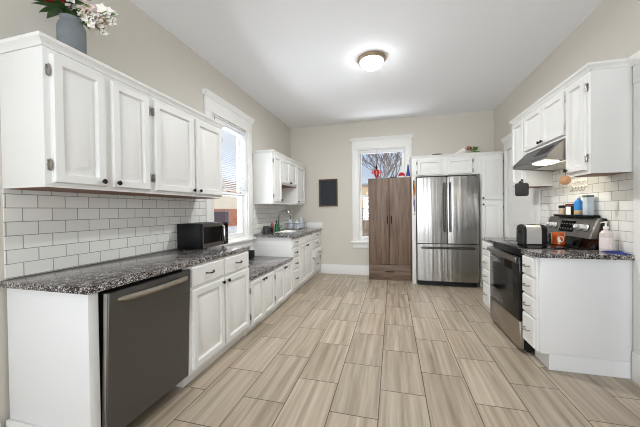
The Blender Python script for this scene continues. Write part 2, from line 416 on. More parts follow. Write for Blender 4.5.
wall_door('door_2', MP('-X', XR), 1.46, 2.522, 2.335, False)

# ------------------------------------------------------------------ backsplash tile (part of the walls)
m = MB(); m.lbox(MP('+X', XL), 1.02, 2.685, .0005, .009, .917, 1.404); o = m.build('trim_1', M_tileL, smooth=False); struct(o)
m = MB(); m.lbox(MP('+X', XL), 3.765, 5.43, .0005, .009, .917, 1.374); o = m.build('trim_2', M_tileL, smooth=False); struct(o)
m = MB(); m.lbox(MP('-X', XR), 2.535, 3.845, .0005, .009, .917, 1.86); o = m.build('trim_3', M_tileR, smooth=False); struct(o)

# ------------------------------------------------------------------ cabinet kit
RAISED = [(0, 0.0005), (0, .014), (.006, .022), (.045, .022), (.053, .003), (.064, .003), (.104, .0205), (.106, .021)]
SMALLR = [(0, 0.0005), (0, .014), (.005, .020), (.034, .020), (.041, .004), (.049, .004), (.072, .019), (.074, .0195)]
SLAB = [(0, 0.0005), (0, .013), (.009, .020)]
def knob(mp, a, z, parent, c0=.02):
    d = Vector(mp(0, 1, 0)) - Vector(mp(0, 0, 0))
    return MB().lathe_dir(mp(a, c0 - .001, z), d, [(.007, 0), (.005, .006), (.006, .012), (.014, .016), (.015, .022), (.009, .028), (0, .029)], 12).build('knob', M_bronze, parent)
def pull(mp, a, z, parent, c0=.02, hw=.045, m_=None):
    return MB().tube([mp(a - hw, c0 - .002, z), mp(a - hw * .93, c0 + .012, z - .002), mp(a - hw * .6, c0 + .024, z - .004), mp(a, c0 + .028, z - .005), mp(a + hw * .6, c0 + .024, z - .004), mp(a + hw * .93, c0 + .012, z - .002), mp(a + hw, c0 - .002, z)],
                     [.006, .005, .0045, .006, .0045, .005, .006], 8).build('drawer_pull', m_ or M_bronze, parent)
def hinge(mp, a, z, parent):
    d = MB(); d.lathe_dir(mp(a, .0005, z), Vector(mp(0, 1, 0)) - Vector(mp(0, 0, 0)), [(.009, 0), (.012, .002), (.012, .006), (.006, .01), (0, .011)], 10)
    d.tube([mp(a, .012, z - .032), mp(a, .013, z - .026), mp(a, .014, z), mp(a, .013, z + .026), mp(a, .012, z + .032)], [.002, .005, .0065, .005, .002], 8)
    d.lbox(mp, a - .009, a + .009, .0006, .006, z - .028, z + .028, .003)
    return d.build('hinge', M_hinge, parent)
def door(mp, a0, a1, z0, z1, root, kn=None, hg=None, prof=None, name='door'):
    """kn = (a, z); hg = a position of the two hinges"""
    pr = prof or (RAISED if a1 - a0 > .22 else SMALLR)
    ob = MB().front(mp, a0, a1, z0, z1, pr).build(name, M_cab, root)
    if kn: knob(mp, kn[0], kn[1], ob)
    if hg is not None:
        dz = min(.09, (z1 - z0) * .2)
        hinge(mp, hg, z0 + dz, ob); hinge(mp, hg, z1 - dz, ob)
    return ob
def drawer(mp, a0, a1, z0, z1, root, pl=True, out=0, m_=None, kn=False):
    mp2 = (lambda a, c, z: mp(a, c + out, z)) if out else mp
    ob = MB().front(mp2, a0, a1, z0, z1, SLAB)
    if out: ob.lbox(mp, a0 + .02, a1 - .02, 0.001, out + .001, z0 + .015, z1 - .02)
    ob = ob.build('drawer', M_cab, root)
    if kn: knob(mp2, (a0 + a1) / 2, (z0 + z1) / 2, ob)
    elif pl: pull(mp2, (a0 + a1) / 2, (z0 + z1) / 2 + .004, ob, m_=m_, hw=min(.045, (a1 - a0) * .22))
    return ob
CROWN = [(0.0003, 0), (.006, 0), (.008, .012), (.018, .024), (.028, .032), (.030, .048), (0.0003, .048)]
def crown(path, z, root, k=1.0, ks=1.0):
    """path = [(x, y, dx, dy)]: corners and their outward offsets"""
    return MB().rings([[(x + dx * o * ks, y + dy * o * ks, z + h * k) for o, h in CROWN] for x, y, dx, dy in path]).build('crown', M_cab, root)

# ------------------------------------------------------------------ left upper cabinets, near pair
UX = -1.70                                    # face-frame plane; door faces stand 2 cm further out
mpU = MP('+X', UX)
def upper_body(root, x0, x1, y0, y1, z0, z1, nm='carcass'):
    MB().box(min(x0, x1), max(x0, x1), y0, y1, z0 + .012, z1, .002).build(nm, M_cab, root)
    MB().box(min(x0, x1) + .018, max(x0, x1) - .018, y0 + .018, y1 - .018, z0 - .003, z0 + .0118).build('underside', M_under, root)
    m = MB(); s = .018; xa, xb = min(x0, x1), max(x0, x1)
    m.box(xa, xb, y0, y0 + s, z0, z0 + .0119); m.box(xa, xb, y1 - s, y1, z0, z0 + .0119)
    if x1 > x0: m.box(xb - s, xb, y0 + s, y1 - s, z0, z0 + .0119)
    else: m.box(xa, xa + s, y0 + s, y1 - s, z0, z0 + .0119)
    m.build('bottom_rail', M_cab, root)
g = 'white wall cabinets over the left counter'
r = thing('wall_cabinet', 'white raised-panel wall cabinet with the grey flower vase on top, nearest on the left wall', 'cabinet', (-1.85, 1.34, 1.405), g)
upper_body(r, XL + .001, UX, 1.02, 1.648, 1.405, 2.118)
door(mpU, 1.050, 1.322, 1.428, 2.092, r, (1.296, 1.456), 1.038)
door(mpU, 1.366, 1.642, 1.428, 2.092, r, (1.390, 1.456), 1.651 - .003)
crown([(XL + .001, 1.02, 0, -1), (UX, 1.02, 1, -1), (UX, 1.648, 1, 0)], 2.118, r)
r = thing('wall_cabinet', 'white two-door wall cabinet ending beside the left window, above the microwave', 'cabinet', (-1.85, 2.08, 1.405), g)
upper_body(r, XL + .001, UX, 1.650, 2.535, 1.405, 2.118)
door(mpU, 1.690, 2.108, 1.428, 2.092, r, (2.082, 1.456), 1.678)
door(mpU, 2.138, 2.520, 1.428, 2.092, r, (2.164, 1.456), 2.528)
crown([(UX, 1.650, 1, 0), (UX, 2.535, 1, 1), (XL + .001, 2.535, 0, 1)], 2.118, r)

# ------------------------------------------------------------------ left upper cabinet beyond the window (with open niche)
r = thing('wall_cabinet', 'white wall cabinet with an open niche, hung over the sink in the far left corner', 'cabinet', (-1.85, 4.55, 1.375))
z0, z1, ya, yb, yc, yd = 1.375, 2.125, 3.80, 4.11, 4.84, 5.32
m = MB(); s = .018
m.box(XL + .001, UX, ya, yb, z0 + .012, z1, .002)
m.box(XL + .001, UX, yc, yd, z0 + .012, z1, .002)
m.box(XL + .001, UX, yb + .0005, yc - .0005, 1.69, z1, .002)
m.build('carcass', M_cab, r)
MB().box(XL + .001, UX, ya, yd, z0, z0 + .0115, .002).build('bottom_shelf', M_cab, r)
MB().box(XL + .0105, XL + .014, yb + .001, yc - .001, z0 + .0125, 1.6895).build('niche_back', M_cab, r)
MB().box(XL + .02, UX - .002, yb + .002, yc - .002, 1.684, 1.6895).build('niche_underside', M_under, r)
door(mpU, ya + .025, yb - .008, z0 + .03, 2.10, r, (yb - .034, z0 + .06), ya + .012)
door(mpU, yb + .012, 4.472, 1.71, 2.10, r, (4.448, 1.735), yb + .002)
door(mpU, 4.480, yc - .01, 1.71, 2.10, r, (4.504, 1.735))
door(mpU, yc + .012, yd - .02, z0 + .03, 2.10, r, (yc + .04, z0 + .06))
crown([(XL + .001, ya, 0, -1), (UX, ya, 1, -1), (UX, yd, 1, 1), (XL + .001, yd, 0, 1)], z1, r, .8, .7)

# ------------------------------------------------------------------ left base run
BX = -1.43                                    # end panel and dishwasher plane; the cabinets stand 2 cm further out
r = thing('end_panel', 'plain white end panel closing the left counter beside the dishwasher', 'panel', (-1.72, 1.04, 0))
Bx(XL + .0175, BX, 1.018, 1.068, .001, .879, bev=.002).build('panel_board', M_panel, r)
Bx(XL + .0175, BX - .06, 1.002, 1.0175, .001, .17, bev=.003).build('base_strip', M_trim, r)

r = thing('dishwasher', 'dark stainless dishwasher with its door slightly ajar under the left counter', 'dishwasher', (-1.7, 1.37, 0))
d0, d1 = 1.083, 1.672
Bx(XL + .05, BX - .03, d0 - .008, d1 + .002, .10, .868).build('tub', M_dark, r)
Bx(XL + .1, -1.585, d0, d1, .001, .0995).build('kickplate', M_black, r)
m = MB()
def lean(x, z): return x + max(0, (z - .105)) * .045
zz = (.105, .12, .80, .845, .862)
def dl(y, xo): return [(lean(BX + xo, z), y, z) for z in zz]
# door as a leaning slab with a softened front
loops = []
for y, ins in ((d0, 0), (d0, .026), (d0 + .004, .032), (d1 - .004, .032), (d1, .026), (d1, 0)):
    loops.append((y, ins))
prof = [(y, i) for y, i in loops]
m.rings([[(lean(BX - .018 + i, z), y, z) for y, i in prof] for z in (.105, .845, .862)])
dd = m.build('door', M_dsteel, r)
m = MB(); n = 14; pts = []
for i in range(n + 1):
    t = i / n; y = d0 + .05 + (d1 - d0 - .09) * t; b = math.sin(PI * t)
    pts.append((lean(BX + .014, .815) + .022 * (min(1, 4 * b)), y, .818 - .006 * b))
m.tube(pts, [.008] + [.016] * (n - 1) + [.008], 10); m.build('handle', M_rsteel, dd)
m = MB(); m.rings([[(lean(BX - .014, z), d0 - .0035, z), (lean(BX + .008, z), d0 - .0035, z), (lean(BX + .008, z), d0 - .0005, z), (lean(BX - .014, z), d0 - .0005, z)] for z in (.108, .86)])
m.build('door_edge', M_steelh, dd)

def base_box(root, x0, x1, y0, y1, ztop, toe=.095, tx=.06):
    """carcass with recessed toe kick; x1 is the face side"""
    sg = 1 if x1 > x0 else -1
    Bx(min(x0, x1), max(x0, x1), y0, y1, toe, ztop, bev=.0015).build('carcass', M_cab, root)
    xe = x1 - sg * tx
    Bx(min(x0 + sg * .02, xe), max(x0 + sg * .02, xe), y0 + .001, y1 - .001, .001, toe - .0005).build('toe_kick', M_cab, root)

BX = -1.412; mpB = MP('+X', BX)
r = thing('base_cabinet', 'white base cabinet with two drawers over two doors, right of the dishwasher', 'cabinet', (-1.72, 2.1, 0))
base_box(r, XL + .0005, BX, 1.680, 2.528, .879)
drawer(mpB, 1.702, 2.090, .722, .866, r); drawer(mpB, 2.118, 2.515, .722, .866, r)
door(mpB, 1.702, 2.088, .125, .700, r, (2.064, .672)); door(mpB, 2.116, 2.515, .125, .700, r, (2.140, .672), 2.522)
tag(Bx(XL + .0005, -1.392, .992, 2.552, .88, .915, bev=.006).build('countertop', M_gran), 'speckled granite countertop over the dishwasher on the left, carrying the microwave', 'countertop')

# low section beneath the left window
g = 'low white cabinets under the left window'
for i, (y0, y1, lab) in enumerate(((2.531, 3.150, 'low white double-door cabinet under the window, next to the taller counter with the microwave'),
                                   (3.152, 3.772, 'low white double-door cabinet under the window, next to the sink drawers'))):
    r = thing('base_cabinet', lab, 'cabinet', (-1.72, (y0 + y1) / 2, 0), g)
    base_box(r, XL + .0005, BX, y0, y1, .564, .075, .05)
    ym = (y0 + y1) / 2
    door(mpB, y0 + .03, ym - .003, .10, .545, r, (ym - .03, .515), y0 + .018, SMALLR)
    door(mpB, ym + .003, y1 - .02, .10, .545, r, (ym + .03, .515), None, SMALLR)
tag(Bx(XL + .0005, -1.388, 2.556, 3.770, .565, .60, bev=.006).build('countertop', M_gran), 'low grey granite countertop under the left window, a step below the others', 'countertop')
tag(Bx(XL + .0005, XL + .012, 2.70, 3.772, .601, .748).build('backsplash', M_panel), 'white strip of backsplash on the wall above the low granite countertop', 'backsplash')

# sink run
SX = -1.42; mpS = MP('+X', SX)
r = thing('drawer_cabinet', 'white four-drawer base cabinet at the near end of the sink counter', 'cabinet', (-1.72, 3.95, 0), 'sink run drawer cabinets')
base_box(r, XL + .0005, SX, 3.775, 4.112, .879, .08, .05)
for a, b in ((.735, .862), (.575, .715), (.405, .555), (.125, .385)): drawer(mpS, 3.80, 4.098, a, b, r)
r = thing('sink_cabinet', 'white two-door cabinet below the kitchen sink', 'cabinet', (-1.72, 4.48, 0))
m = MB(); m.box(XL + .0005, SX, 4.114, 4.132, .08, .879); m.box(XL + .0005, SX, 4.826, 4.844, .08, .879); m.box(XL + .0005, SX, 4.132, 4.826, .08, .10)
m.box(SX - .02, SX, 4.132, 4.826, .10, .879); m.build('carcass', M_cab, r)
Bx(XL + .02, SX - .05, 4.116, 4.842, .001, .0795).build('toe_kick', M_cab, r)
drawer(mpS, 4.13, 4.470, .735, .862, r, pl=False); drawer(mpS, 4.486, 4.83, .735, .862, r, pl=False)
door(mpS, 4.13, 4.472, .115, .715, r, (4.444, .685), None, SMALLR); door(mpS, 4.484, 4.83, .115, .715, r, (4.512, .685), None, SMALLR)
r = thing('drawer_cabinet', 'white four-drawer base cabinet against the back wall, one drawer pulled out slightly', 'cabinet', (-1.72, 5.13, 0), 'sink run drawer cabinets')
base_box(r, XL + .0005, SX, 4.846, 5.414, .879, .08, .05)
for a, b, ou in ((.735, .862, 0), (.575, .715, 0), (.395, .555, .04), (.125, .375, 0)): drawer(mpS, 4.87, 5.38, a, b, r, out=ou)
m = MB()                                             # countertop with the sink cut-out
x0, x1, y0, y1, hx0, hx1, hy0, hy1 = XL + .0095, -1.372, 3.76, 5.43, -1.86, -1.49, 4.16, 4.80
bm_ = m.bm
def lp(z, a, b, c, d): return [(a, c, z), (b, c, z), (b, d, z), (a, d, z)]
m.rings([lp(.88, hx0, hx1, hy0, hy1), lp(.88, x0, x1, y0, y1), lp(.912, x0, x1, y0, y1), lp(.915, x0 + .003, x1 - .003, y0 + .003, y1 - .003), lp(.915, hx0, hx1, hy0, hy1), lp(.88, hx0, hx1, hy0, hy1)], False, False)
bmesh.ops.remove_doubles(m.bm, verts=m.bm.verts, dist=1e-5)
tag(m.build('countertop', M_gran), 'grey granite countertop around the sink in the far left corner', 'countertop')
m = MB(); q = .008
m.rings([lp(.9155, hx0 - .012, hx1 + .012, hy0 - .012, hy1 + .012), lp(.919, hx0 - .012, hx1 + .012, hy0 - .012, hy1 + .012), lp(.919, hx0 + .006, hx1 - .006, hy0 + .006, hy1 - .006), lp(.74, hx0 + .016, hx1 - .016, hy0 + .016, hy1 - .016)], False, True)
m.rings([lp(.9155, hx0 - .012, hx1 + .012, hy0 - .012, hy1 + .012), lp(.9155, hx0 + .001, hx1 - .001, hy0 + .001, hy1 - .001), lp(.735, hx0 + .01, hx1 - .01, hy0 + .01, hy1 - .01)], False, True)
tag(m.build('sink', M_steelh), 'stainless steel sink set in the far left granite countertop', 'sink')
tag(Bx(XL + .0105, -1.365, 5.411, 5.4325, .9155, 1.025, bev=.003).build('backsplash_board', M_trim), 'white backsplash board standing on the sink counter along the back wall', 'backsplash')

# ------------------------------------------------------------------ microwave
r = thing('microwave', 'black countertop microwave with stainless front by the left window', 'microwave', (-1.86, 2.46, .9155))
mx0, mx1, my0, my1, mz0, mz1 = -1.995, -1.728, 2.235, 2.655, .922, 1.155
Bx(mx0, mx1, my0, my1, mz0, mz1, bev=.004).build('case', M_black, r)
mpM = MP('+X', mx1 + .0005)
dm = MB(); f = MB()
dm.lbox(mpM, my0 + .002, my1 - .092, 0, .016, mz0 + .002, mz1 - .002, .003); dm = dm.build('door', M_black, r)
f.lbox(mpM, my0 + .004, my1 - .094, .0165, .019, mz1 - .032, mz1 - .004); f.lbox(mpM, my0 + .004, my1 - .094, .0165, .019, mz0 + .004, mz0 + .042)
f.lbox(mpM, my0 + .004, my0 + .012, .0165, .019, mz0 + .042, mz1 - .032)
f.build('steel_trim', M_bgsteel, dm)
MB().lbox(mpM, my0 + .03, my1 - .115, .0165, .018, mz0 + .05, mz1 - .04).build('door_window', M_bglass, dm)
h = MB(); h.tube([mpM(my1 - .108, .0165, mz0 + .03), mpM(my1 - .108, .04, mz0 + .045), mpM(my1 - .108, .042, .5 * (mz0 + mz1)), mpM(my1 - .108, .04, mz1 - .04), mpM(my1 - .108, .0165, mz1 - .025)], .009, 8); h.build('handle', M_steelh, dm)
cp = MB().lbox(mpM, my1 - .09, my1 - .002, 0, .017, mz0 + .002, mz1 - .002, .003).build('control_panel', M_black, r)
b = MB()
for i in range(4):
    for j in range(3): b.lbox(mpM, my1 - .078 + j * .024, my1 - .062 + j * .024, .0172, .019, mz0 + .03 + i * .026, mz0 + .046 + i * .026)
b.build('keypad', M_dsteel, cp)
MB().lbox(mpM, my1 - .078, my1 - .014, .0172, .019, mz1 - .05, mz1 - .02).build('display', M_bglass, cp)
for x in (mx0 + .03, mx1 - .03):
    for y in (my0 + .03, my1 - .03): MB().lathe(x, y, [(.012, 0), (.014, .0063)], 10, z0=.9155).build('foot', M_black, r)

# ------------------------------------------------------------------ right upper cabinets
RX = 1.438; mpR = MP('-X', RX)
g = 'white wall cabinets over the right counter'
def upR(y0, y1, z0, lab, z1=2.285):
    r = thing('wall_cabinet', lab, 'cabinet', (1.57, (y0 + y1) / 2, z0), g)
    upper_body(r, XR - .0095, RX, y0, y1, z0, z1); return r
r = upR(2.535, 2.815, 1.52, 'tall white wall cabinet with a bare side panel, right of the range hood')
door(mpR, 2.572, 2.808, 1.548, 2.262, r, (2.785, 1.575), 2.560)
crown([(XR - .0095, 2.535, 0, -1), (RX, 2.535, -1, -1), (RX, 2.815, -1, 0)], 2.285, r, 1, 1)
r = upR(2.817, 3.590, 1.862, 'short white double-door wall cabinet directly above the range hood')
door(mpR, 2.842, 3.200, 1.885, 2.262, r, (3.176, 1.912), 2.829); door(mpR, 3.208, 3.578, 1.885, 2.262, r, (3.232, 1.912))
crown([(RX, 2.817, -1, 0), (RX, 3.590, -1, 0)], 2.285, r)
r = upR(3.592, 3.925, 1.505, 'narrow white wall cabinet past the range hood, behind the potholder')
door(mpR, 3.612, 3.905, 1.530, 2.262, r, (3.636, 1.556))
crown([(RX, 3.592, -1, 0), (RX, 3.925, -1, 1), (XR - .0095, 3.925, 0, 1)], 2.285, r)

# ------------------------------------------------------------------ range hood
r = thing('range_hood', 'stainless under-cabinet range hood with its lamp lit above the range', 'range hood', (1.5, 3.2, 1.69))
y0, y1 = 2.822, 3.545
fn = lambda p, q, t: (p, t, q)
m = MB(); 
m.prism([(1.69, 1.8605), (1.69, 1.66), (1.30, 1.70), (1.30, 1.722), (1.432, 1.8605)], fn, y0 + .006, y1 - .006)
for a, b in ((y0, y0 + .006), (y1 - .006, y1)): MB().prism([(1.69, 1.8605), (1.69, 1.652), (1.296, 1.692), (1.296, 1.724), (1.432, 1.8625)], fn, a, b).build('end_plate', M_rsteel, r, smooth=False)
m.build('shell', M_hood, r, smooth=False)
def und(x, h): return 1.70 - (x - 1.30) * .04 / .39 - h
m = MB(); m.prism([(1.47, und(1.47, .0005)), (1.67, und(1.67, .0005)), (1.67, und(1.67, .006)), (1.47, und(1.47, .006))], fn, y0 + .06, y1 - .06); m.build('grease_filter', M_steelh, r)
m = MB(); m.prism([(1.33, und(1.33, .0005)), (1.45, und(1.45, .0005)), (1.445, und(1.445, .010)), (1.335, und(1.335, .010))], fn, y0 + .14, y0 + .36)
m.build('lamp_lens', mat('lit_hood_lens', (1, .93, .78, 1), .4, emit=5), r)
m = MB()
def slope(y, t, h): return (1.432 - .132 * t - h * .72, y, 1.8605 - .1385 * t + h * .69)
m.rings([[slope(2.93, .25, .0005), slope(3.16, .25, .0005), slope(3.16, .70, .0005), slope(2.93, .70, .0005)], [slope(2.93, .25, .003), slope(3.16, .25, .003), slope(3.16, .70, .003), slope(2.93, .70, .003)]])
m.build('control_strip', M_black, r, smooth=False)
hd = bpy.data.lights.new('hood_lamp', 'AREA'); hd.shape = 'RECTANGLE'; hd.size = .08; hd.size_y = .26; hd.energy = 2.2; hd.color = (1, .88, .7)
ho = bpy.data.objects.new('hood_lamp', hd); COL.objects.link(ho); ho.parent = r; ho.location = (1.39 - 1.5, y0 + .28 - 3.2, 1.676 - 1.69)

# ------------------------------------------------------------------ right base cabinets
RB = 1.095; mpRB = MP('-X', RB)
r = thing('drawer_cabinet', 'narrow white four-drawer base cabinet with a bare end panel, nearest on the right', 'cabinet', (1.4, 2.65, 0), 'drawer cabinets beside the range')
m = MB()
Bx(1.113, XR - .0005, 2.535, 2.766, .125, .879, bev=.006).build('carcass', M_panel, r)
Bx(RB + .0002, 1.1125, 2.556, 2.766, .128, .878, bev=.004).build('face_frame', M_panel, r)
Bx(1.172, XR - .002, 2.541, 2.764, .001, .1245).build('toe_kick', M_panel, r)
for a, b in ((.715, .862), (.555, .700), (.395, .540), (.145, .380)): drawer(mpRB, 2.562, 2.757, a, b, r, m_=M_hinge)
r = thing('drawer_cabinet', 'narrow white four-drawer base cabinet on the far side of the range', 'cabinet', (1.4, 3.67, 0), 'drawer cabinets beside the range')
base_box(r, XR - .0005, RB - .015, 3.538, 3.800, .879, .10)
for a, b in ((.715, .862), (.555, .700), (.395, .540), (.125, .380)): drawer(MP('-X', RB - .015), 3.552, 3.788, a, b, r, m_=M_hinge)
m = MB(); po = [(1.072, 2.768), (1.072, 2.560), (1.095, 2.508), (XR - .0095, 2.508), (XR - .0095, 2.768)]
m.rings([[(x, y, z) for x, y in po] for z in (.88, .912)] + [[(1.4 + (x - 1.4) * .99, 2.64 + (y - 2.64) * .975, .915) for x, y in po]])
tag(m.build('countertop', M_gran), 'small granite countertop near the door, under the soap bottle', 'countertop', None)
tag(Bx(1.062, XR - .0095, 3.537, 3.822, .88, .915, bev=.006).build('countertop', M_gran), 'small granite countertop beyond the range', 'countertop', None)

# ------------------------------------------------------------------ range
r = thing('range', 'black and stainless electric range with a glass cooktop between two narrow drawer cabinets', 'stove', (1.38, 3.15, 0))
y0, y1, FX = 2.7705, 3.5345, 1.068
Bx(FX + .03, XR - .02, y0 + .002, y1 - .002, .03, .905, bev=.003).build('body', M_black, r)
for x in (1.15, 1.6):
    for y in (y0 + .05, y1 - .05): MB().lathe(x, y, [(.018, 0), (.018, .0295)], 10, z0=.001).build('foot', M_black, r)
mpF = MP('-X', FX + .0295)
dr = MB().lbox(mpF, y0 + .004, y1 - .004, 0, .036, .285, .842, .006).build('oven_door', M_bglass, r)
MB().lbox(mpF, y0 + .12, y1 - .12, .0362, .0375, .42, .70).build('oven_window', mat('oven_window_glass', C(20, 19, 19), .10, spec=.22), dr)
MB().lbox(mpF, y0 + .006, y1 - .006, .0362, .040, .775, .838, .002).build('door_top_trim', M_hood, dr)
m = MB(); m.lbox(mpF, y0 + .012, y1 - .012, .052, .068, .795, .838, .006)
for y in (y0 + .05, y1 - .05): m.lbox(mpF, y - .012, y + .012, .0405, .053, .80, .83, .003)
m.build('oven_handle', M_bgsteel, dr)
m = MB(); m.lbox(mpF, 3.135, 3.175, .0362, .038, .335, .347); m.build('badge', M_steelh, dr)
MB().lbox(mpF, y0 + .004, y1 - .004, 0, .036, .035, .278, .006).build('storage_drawer', M_rsteel, r)
ct = Bx(FX - .02, 1.60, y0, y1, .906, .921, bev=.003).build('cooktop', M_bglass, r)
m = MB()
for (x, y, q) in ((1.22, 2.96, .10), (1.22, 3.34, .08), (1.46, 2.96, .075), (1.46, 3.34, .10)):
    for rr in (q, q * .62):
        m.rings([[(x + (rr + dx) * math.cos(2 * PI * i / 32), y + (rr + dx) * math.sin(2 * PI * i / 32), .9212 + dz) for i in range(32)] for dx, dz in ((-.0015, 0), (.0015, 0), (.0015, .0003), (-.0015, .0003))], False, False)
m.build('burner_rings', mat('burner_ring_print', C(70, 70, 72), .2), ct)
fn = lambda p, q, t: (p, t, q)
MB().prism([(1.602, .9065), (XR - .0215, .9065), (XR - .0215, 1.0), (1.622, 1.0)], fn, y0 + .01, y1 - .003).build('backguard_base', M_bglass, r, smooth=False)
bk = MB().prism([(1.585, 1.0005), (XR - .0215, 1.0005), (XR - .0215, 1.175), (1.655, 1.175), (1.64, 1.168)], fn, y0 + .022, y1 - .004).build('backguard', M_bgsteel, r, smooth=False)
MB().prism([(1.625, .922), (XR - .0215, .922), (XR - .0215, 1.172), (1.662, 1.172)], fn, y0 + .001, y0 + .0215).build('backguard_end_cap', M_black, r, smooth=False)
# face of the backguard: from (1.585, 1.0) to (1.64, 1.168)
nd = Vector((-.168, 0, .055)).normalized(); up = Vector((.055, 0, .168)).normalized()
def bgp(y, t, h=0): v = Vector((1.585, y, 1.0005)) + up * (t * .177) + nd * h; return tuple(v)
m = MB(); m.rings([[bgp(3.06, .22, .0005), bgp(3.28, .22, .0005), bgp(3.28, .82, .0005), bgp(3.06, .82, .0005)], [bgp(3.06, .22, .003), bgp(3.28, .22, .003), bgp(3.28, .82, .003), bgp(3.06, .82, .003)]])
dp = m.build('display', M_bglass, bk, smooth=False)
m = MB()
for i in range(5):
    for t in (.36, .62):
        y = 3.085 + i * .042; m.rings([[bgp(y, t, .0032), bgp(y + .018, t, .0032), bgp(y + .018, t + .06, .0032), bgp(y, t + .06, .0032)], [bgp(y, t, .0042), bgp(y + .018, t, .0042), bgp(y + .018, t + .06, .0042), bgp(y, t + .06, .0042)]])
m.build('touch_keys', M_hinge, dp, smooth=False)
M_kn = mat('satin_white_metal_knob', C(222, 222, 220), .3, .35)
for y in (2.895, 2.99, 3.37, 3.465):
    k = MB().lathe_dir(bgp(y, .52, .0005), nd, [(.030, 0), (.030, .006), (.024, .010), (.022, .034), (.019, .040), (0, .041)], 20).build('knob', M_kn, bk)
    MB().lathe_dir(bgp(y, .52, .0004), nd, [(.034, 0), (.034, .003), (.0315, .003), (.0315, 0)], 20).build('knob_ring', M_black, k)
m = MB(); m.rings([[bgp(y0 + .0225, t, .0005), bgp(y0 + .040, t, .0005), bgp(y0 + .040, t, .004), bgp(y0 + .0225, t, .006)] for t in (.02, .98)]); m.build('bright_edge', M_steelh, bk)

# ------------------------------------------------------------------ fridge and its built-in surround
r = thing('refrigerator', 'stainless French-door refrigerator with bottom freezer drawer at the back wall', 'refrigerator', (.86, 5.1, 0))
fx0, fx1, FY = .392, 1.318, 4.945
Bx(fx0 + .012, fx1 - .012, FY, 5.40, .05, 1.765, bev=.004).build('cabinet', mat('grey_fridge_side', C(96, 96, 96), .5), r)
mpK = MP('-Y', FY - .0015)
xm = .856
def fdoor(a0, a1, z0, z1, nm):
    m = MB(); pts = []
    n = 8
    for i in range(n + 1):
        t = i / n; pts.append((a0 + (a1 - a0) * t, .058 + .008 * (1 - (2 * t - 1) ** 2)))
    poly = [(a0, 0.0)] + [(a0, .050)] + [(a0 + .006, .058)] + pts[1:-1] + [(a1 - .006, .058), (a1, .050), (a1, 0)]
    m.rings([[mpK(a, c, z) for a, c in poly] for z in (z0, z1)])
    return m.build(nm, M_steel, r)
dl_ = fdoor(fx0, xm - .003, .705, 1.785, 'door'); dr_ = fdoor(xm + .003, fx1, .705, 1.785, 'door'); fz = fdoor(fx0, fx1, .085, .690, 'freezer_drawer')
for a, p in ((xm - .042, dl_), (xm + .042, dr_)):
    m = MB(); zs = [.90 + .78 * i / 12 for i in range(13)]
    m.tube([mpK(a, .066, .90)] + [mpK(a, .098 + .016 * math.sin(PI * i / 12), z) for i, z in enumerate(zs)] + [mpK(a, .066, 1.68)], .0155, 10); m.build('handle', M_fhandle, p)
m = MB(); n = 14
m.tube([mpK(fx0 + .07, .064, .63)] + [mpK(fx0 + .07 + (fx1 - fx0 - .14) * i / n, .095 + .022 * math.sin(PI * i / n), .63) for i in range(n + 1)] + [mpK(fx1 - .07, .064, .63)], .0145, 10); m.build('handle', M_fhandle, fz)
Bx(fx0 + .03, fx1 - .03, FY - .04, FY - .003, .012, .080).build('toe_grille', M_black, r)
for x in (fx0 + .06, fx1 - .06): MB().lathe(x, FY - .02, [(.03, 0), (.03, .011)], 10, z0=.001).build('foot', M_hinge, r); 
for x in (fx0 + .06, fx1 - .06, xm): Bx(x - .028, x + .028, FY - .05, FY + .02, 1.7855, 1.806, bev=.004).build('hinge_cover', M_black, r)

PY = 4.965; mpP = MP('-Y', PY)
r = thing('fridge_cabinet', 'white double-door cabinet bridging over the refrigerator', 'cabinet', (.84, 5.2, 0))
Bx(.322, 1.362, PY, 5.418, 1.815, 2.118, bev=.002).build('carcass', M_cab, r)
Bx(.322, .384, PY, 5.417, .001, 1.8145, bev=.002).build('side_panel', M_cab, r)
door(mpP, .412, .792, 1.83, 2.085, r, None, .400); door(mpP, .878, 1.245, 1.83, 2.085, r, None, 1.257)
crown([(.322, 5.418, -1, 0), (.322, PY, -1, -1), (1.362, PY, 0, -1)], 2.118, r, .8, .7)
r = thing('pantry_cabinet', 'tall white pantry cabinet between the refrigerator and the right wall', 'cabinet', (1.53, 5.2, 0))
Bx(1.364, 1.690, PY, 5.418, .09, 2.118, bev=.002).build('carcass', M_cab, r)
Bx(1.366, 1.688, PY + .05, 5.40, .001, .0895).build('toe_kick', M_cab, r)
TALL = [(0, 0.0005), (0, .015), (.004, .020), (.052, .020), (.058, .012), (.068, .012), (.085, .017)]
door(mpP, 1.376, 1.678, 1.405, 2.085, r, (1.396, 1.43), 1.684, TALL); door(mpP, 1.376, 1.678, .12, 1.37, r, (1.396, 1.33), 1.684, TALL)
crown([(1.364, PY, 0, -1), (1.690, PY, 0, -1)], 2.118, r, .8, .7)

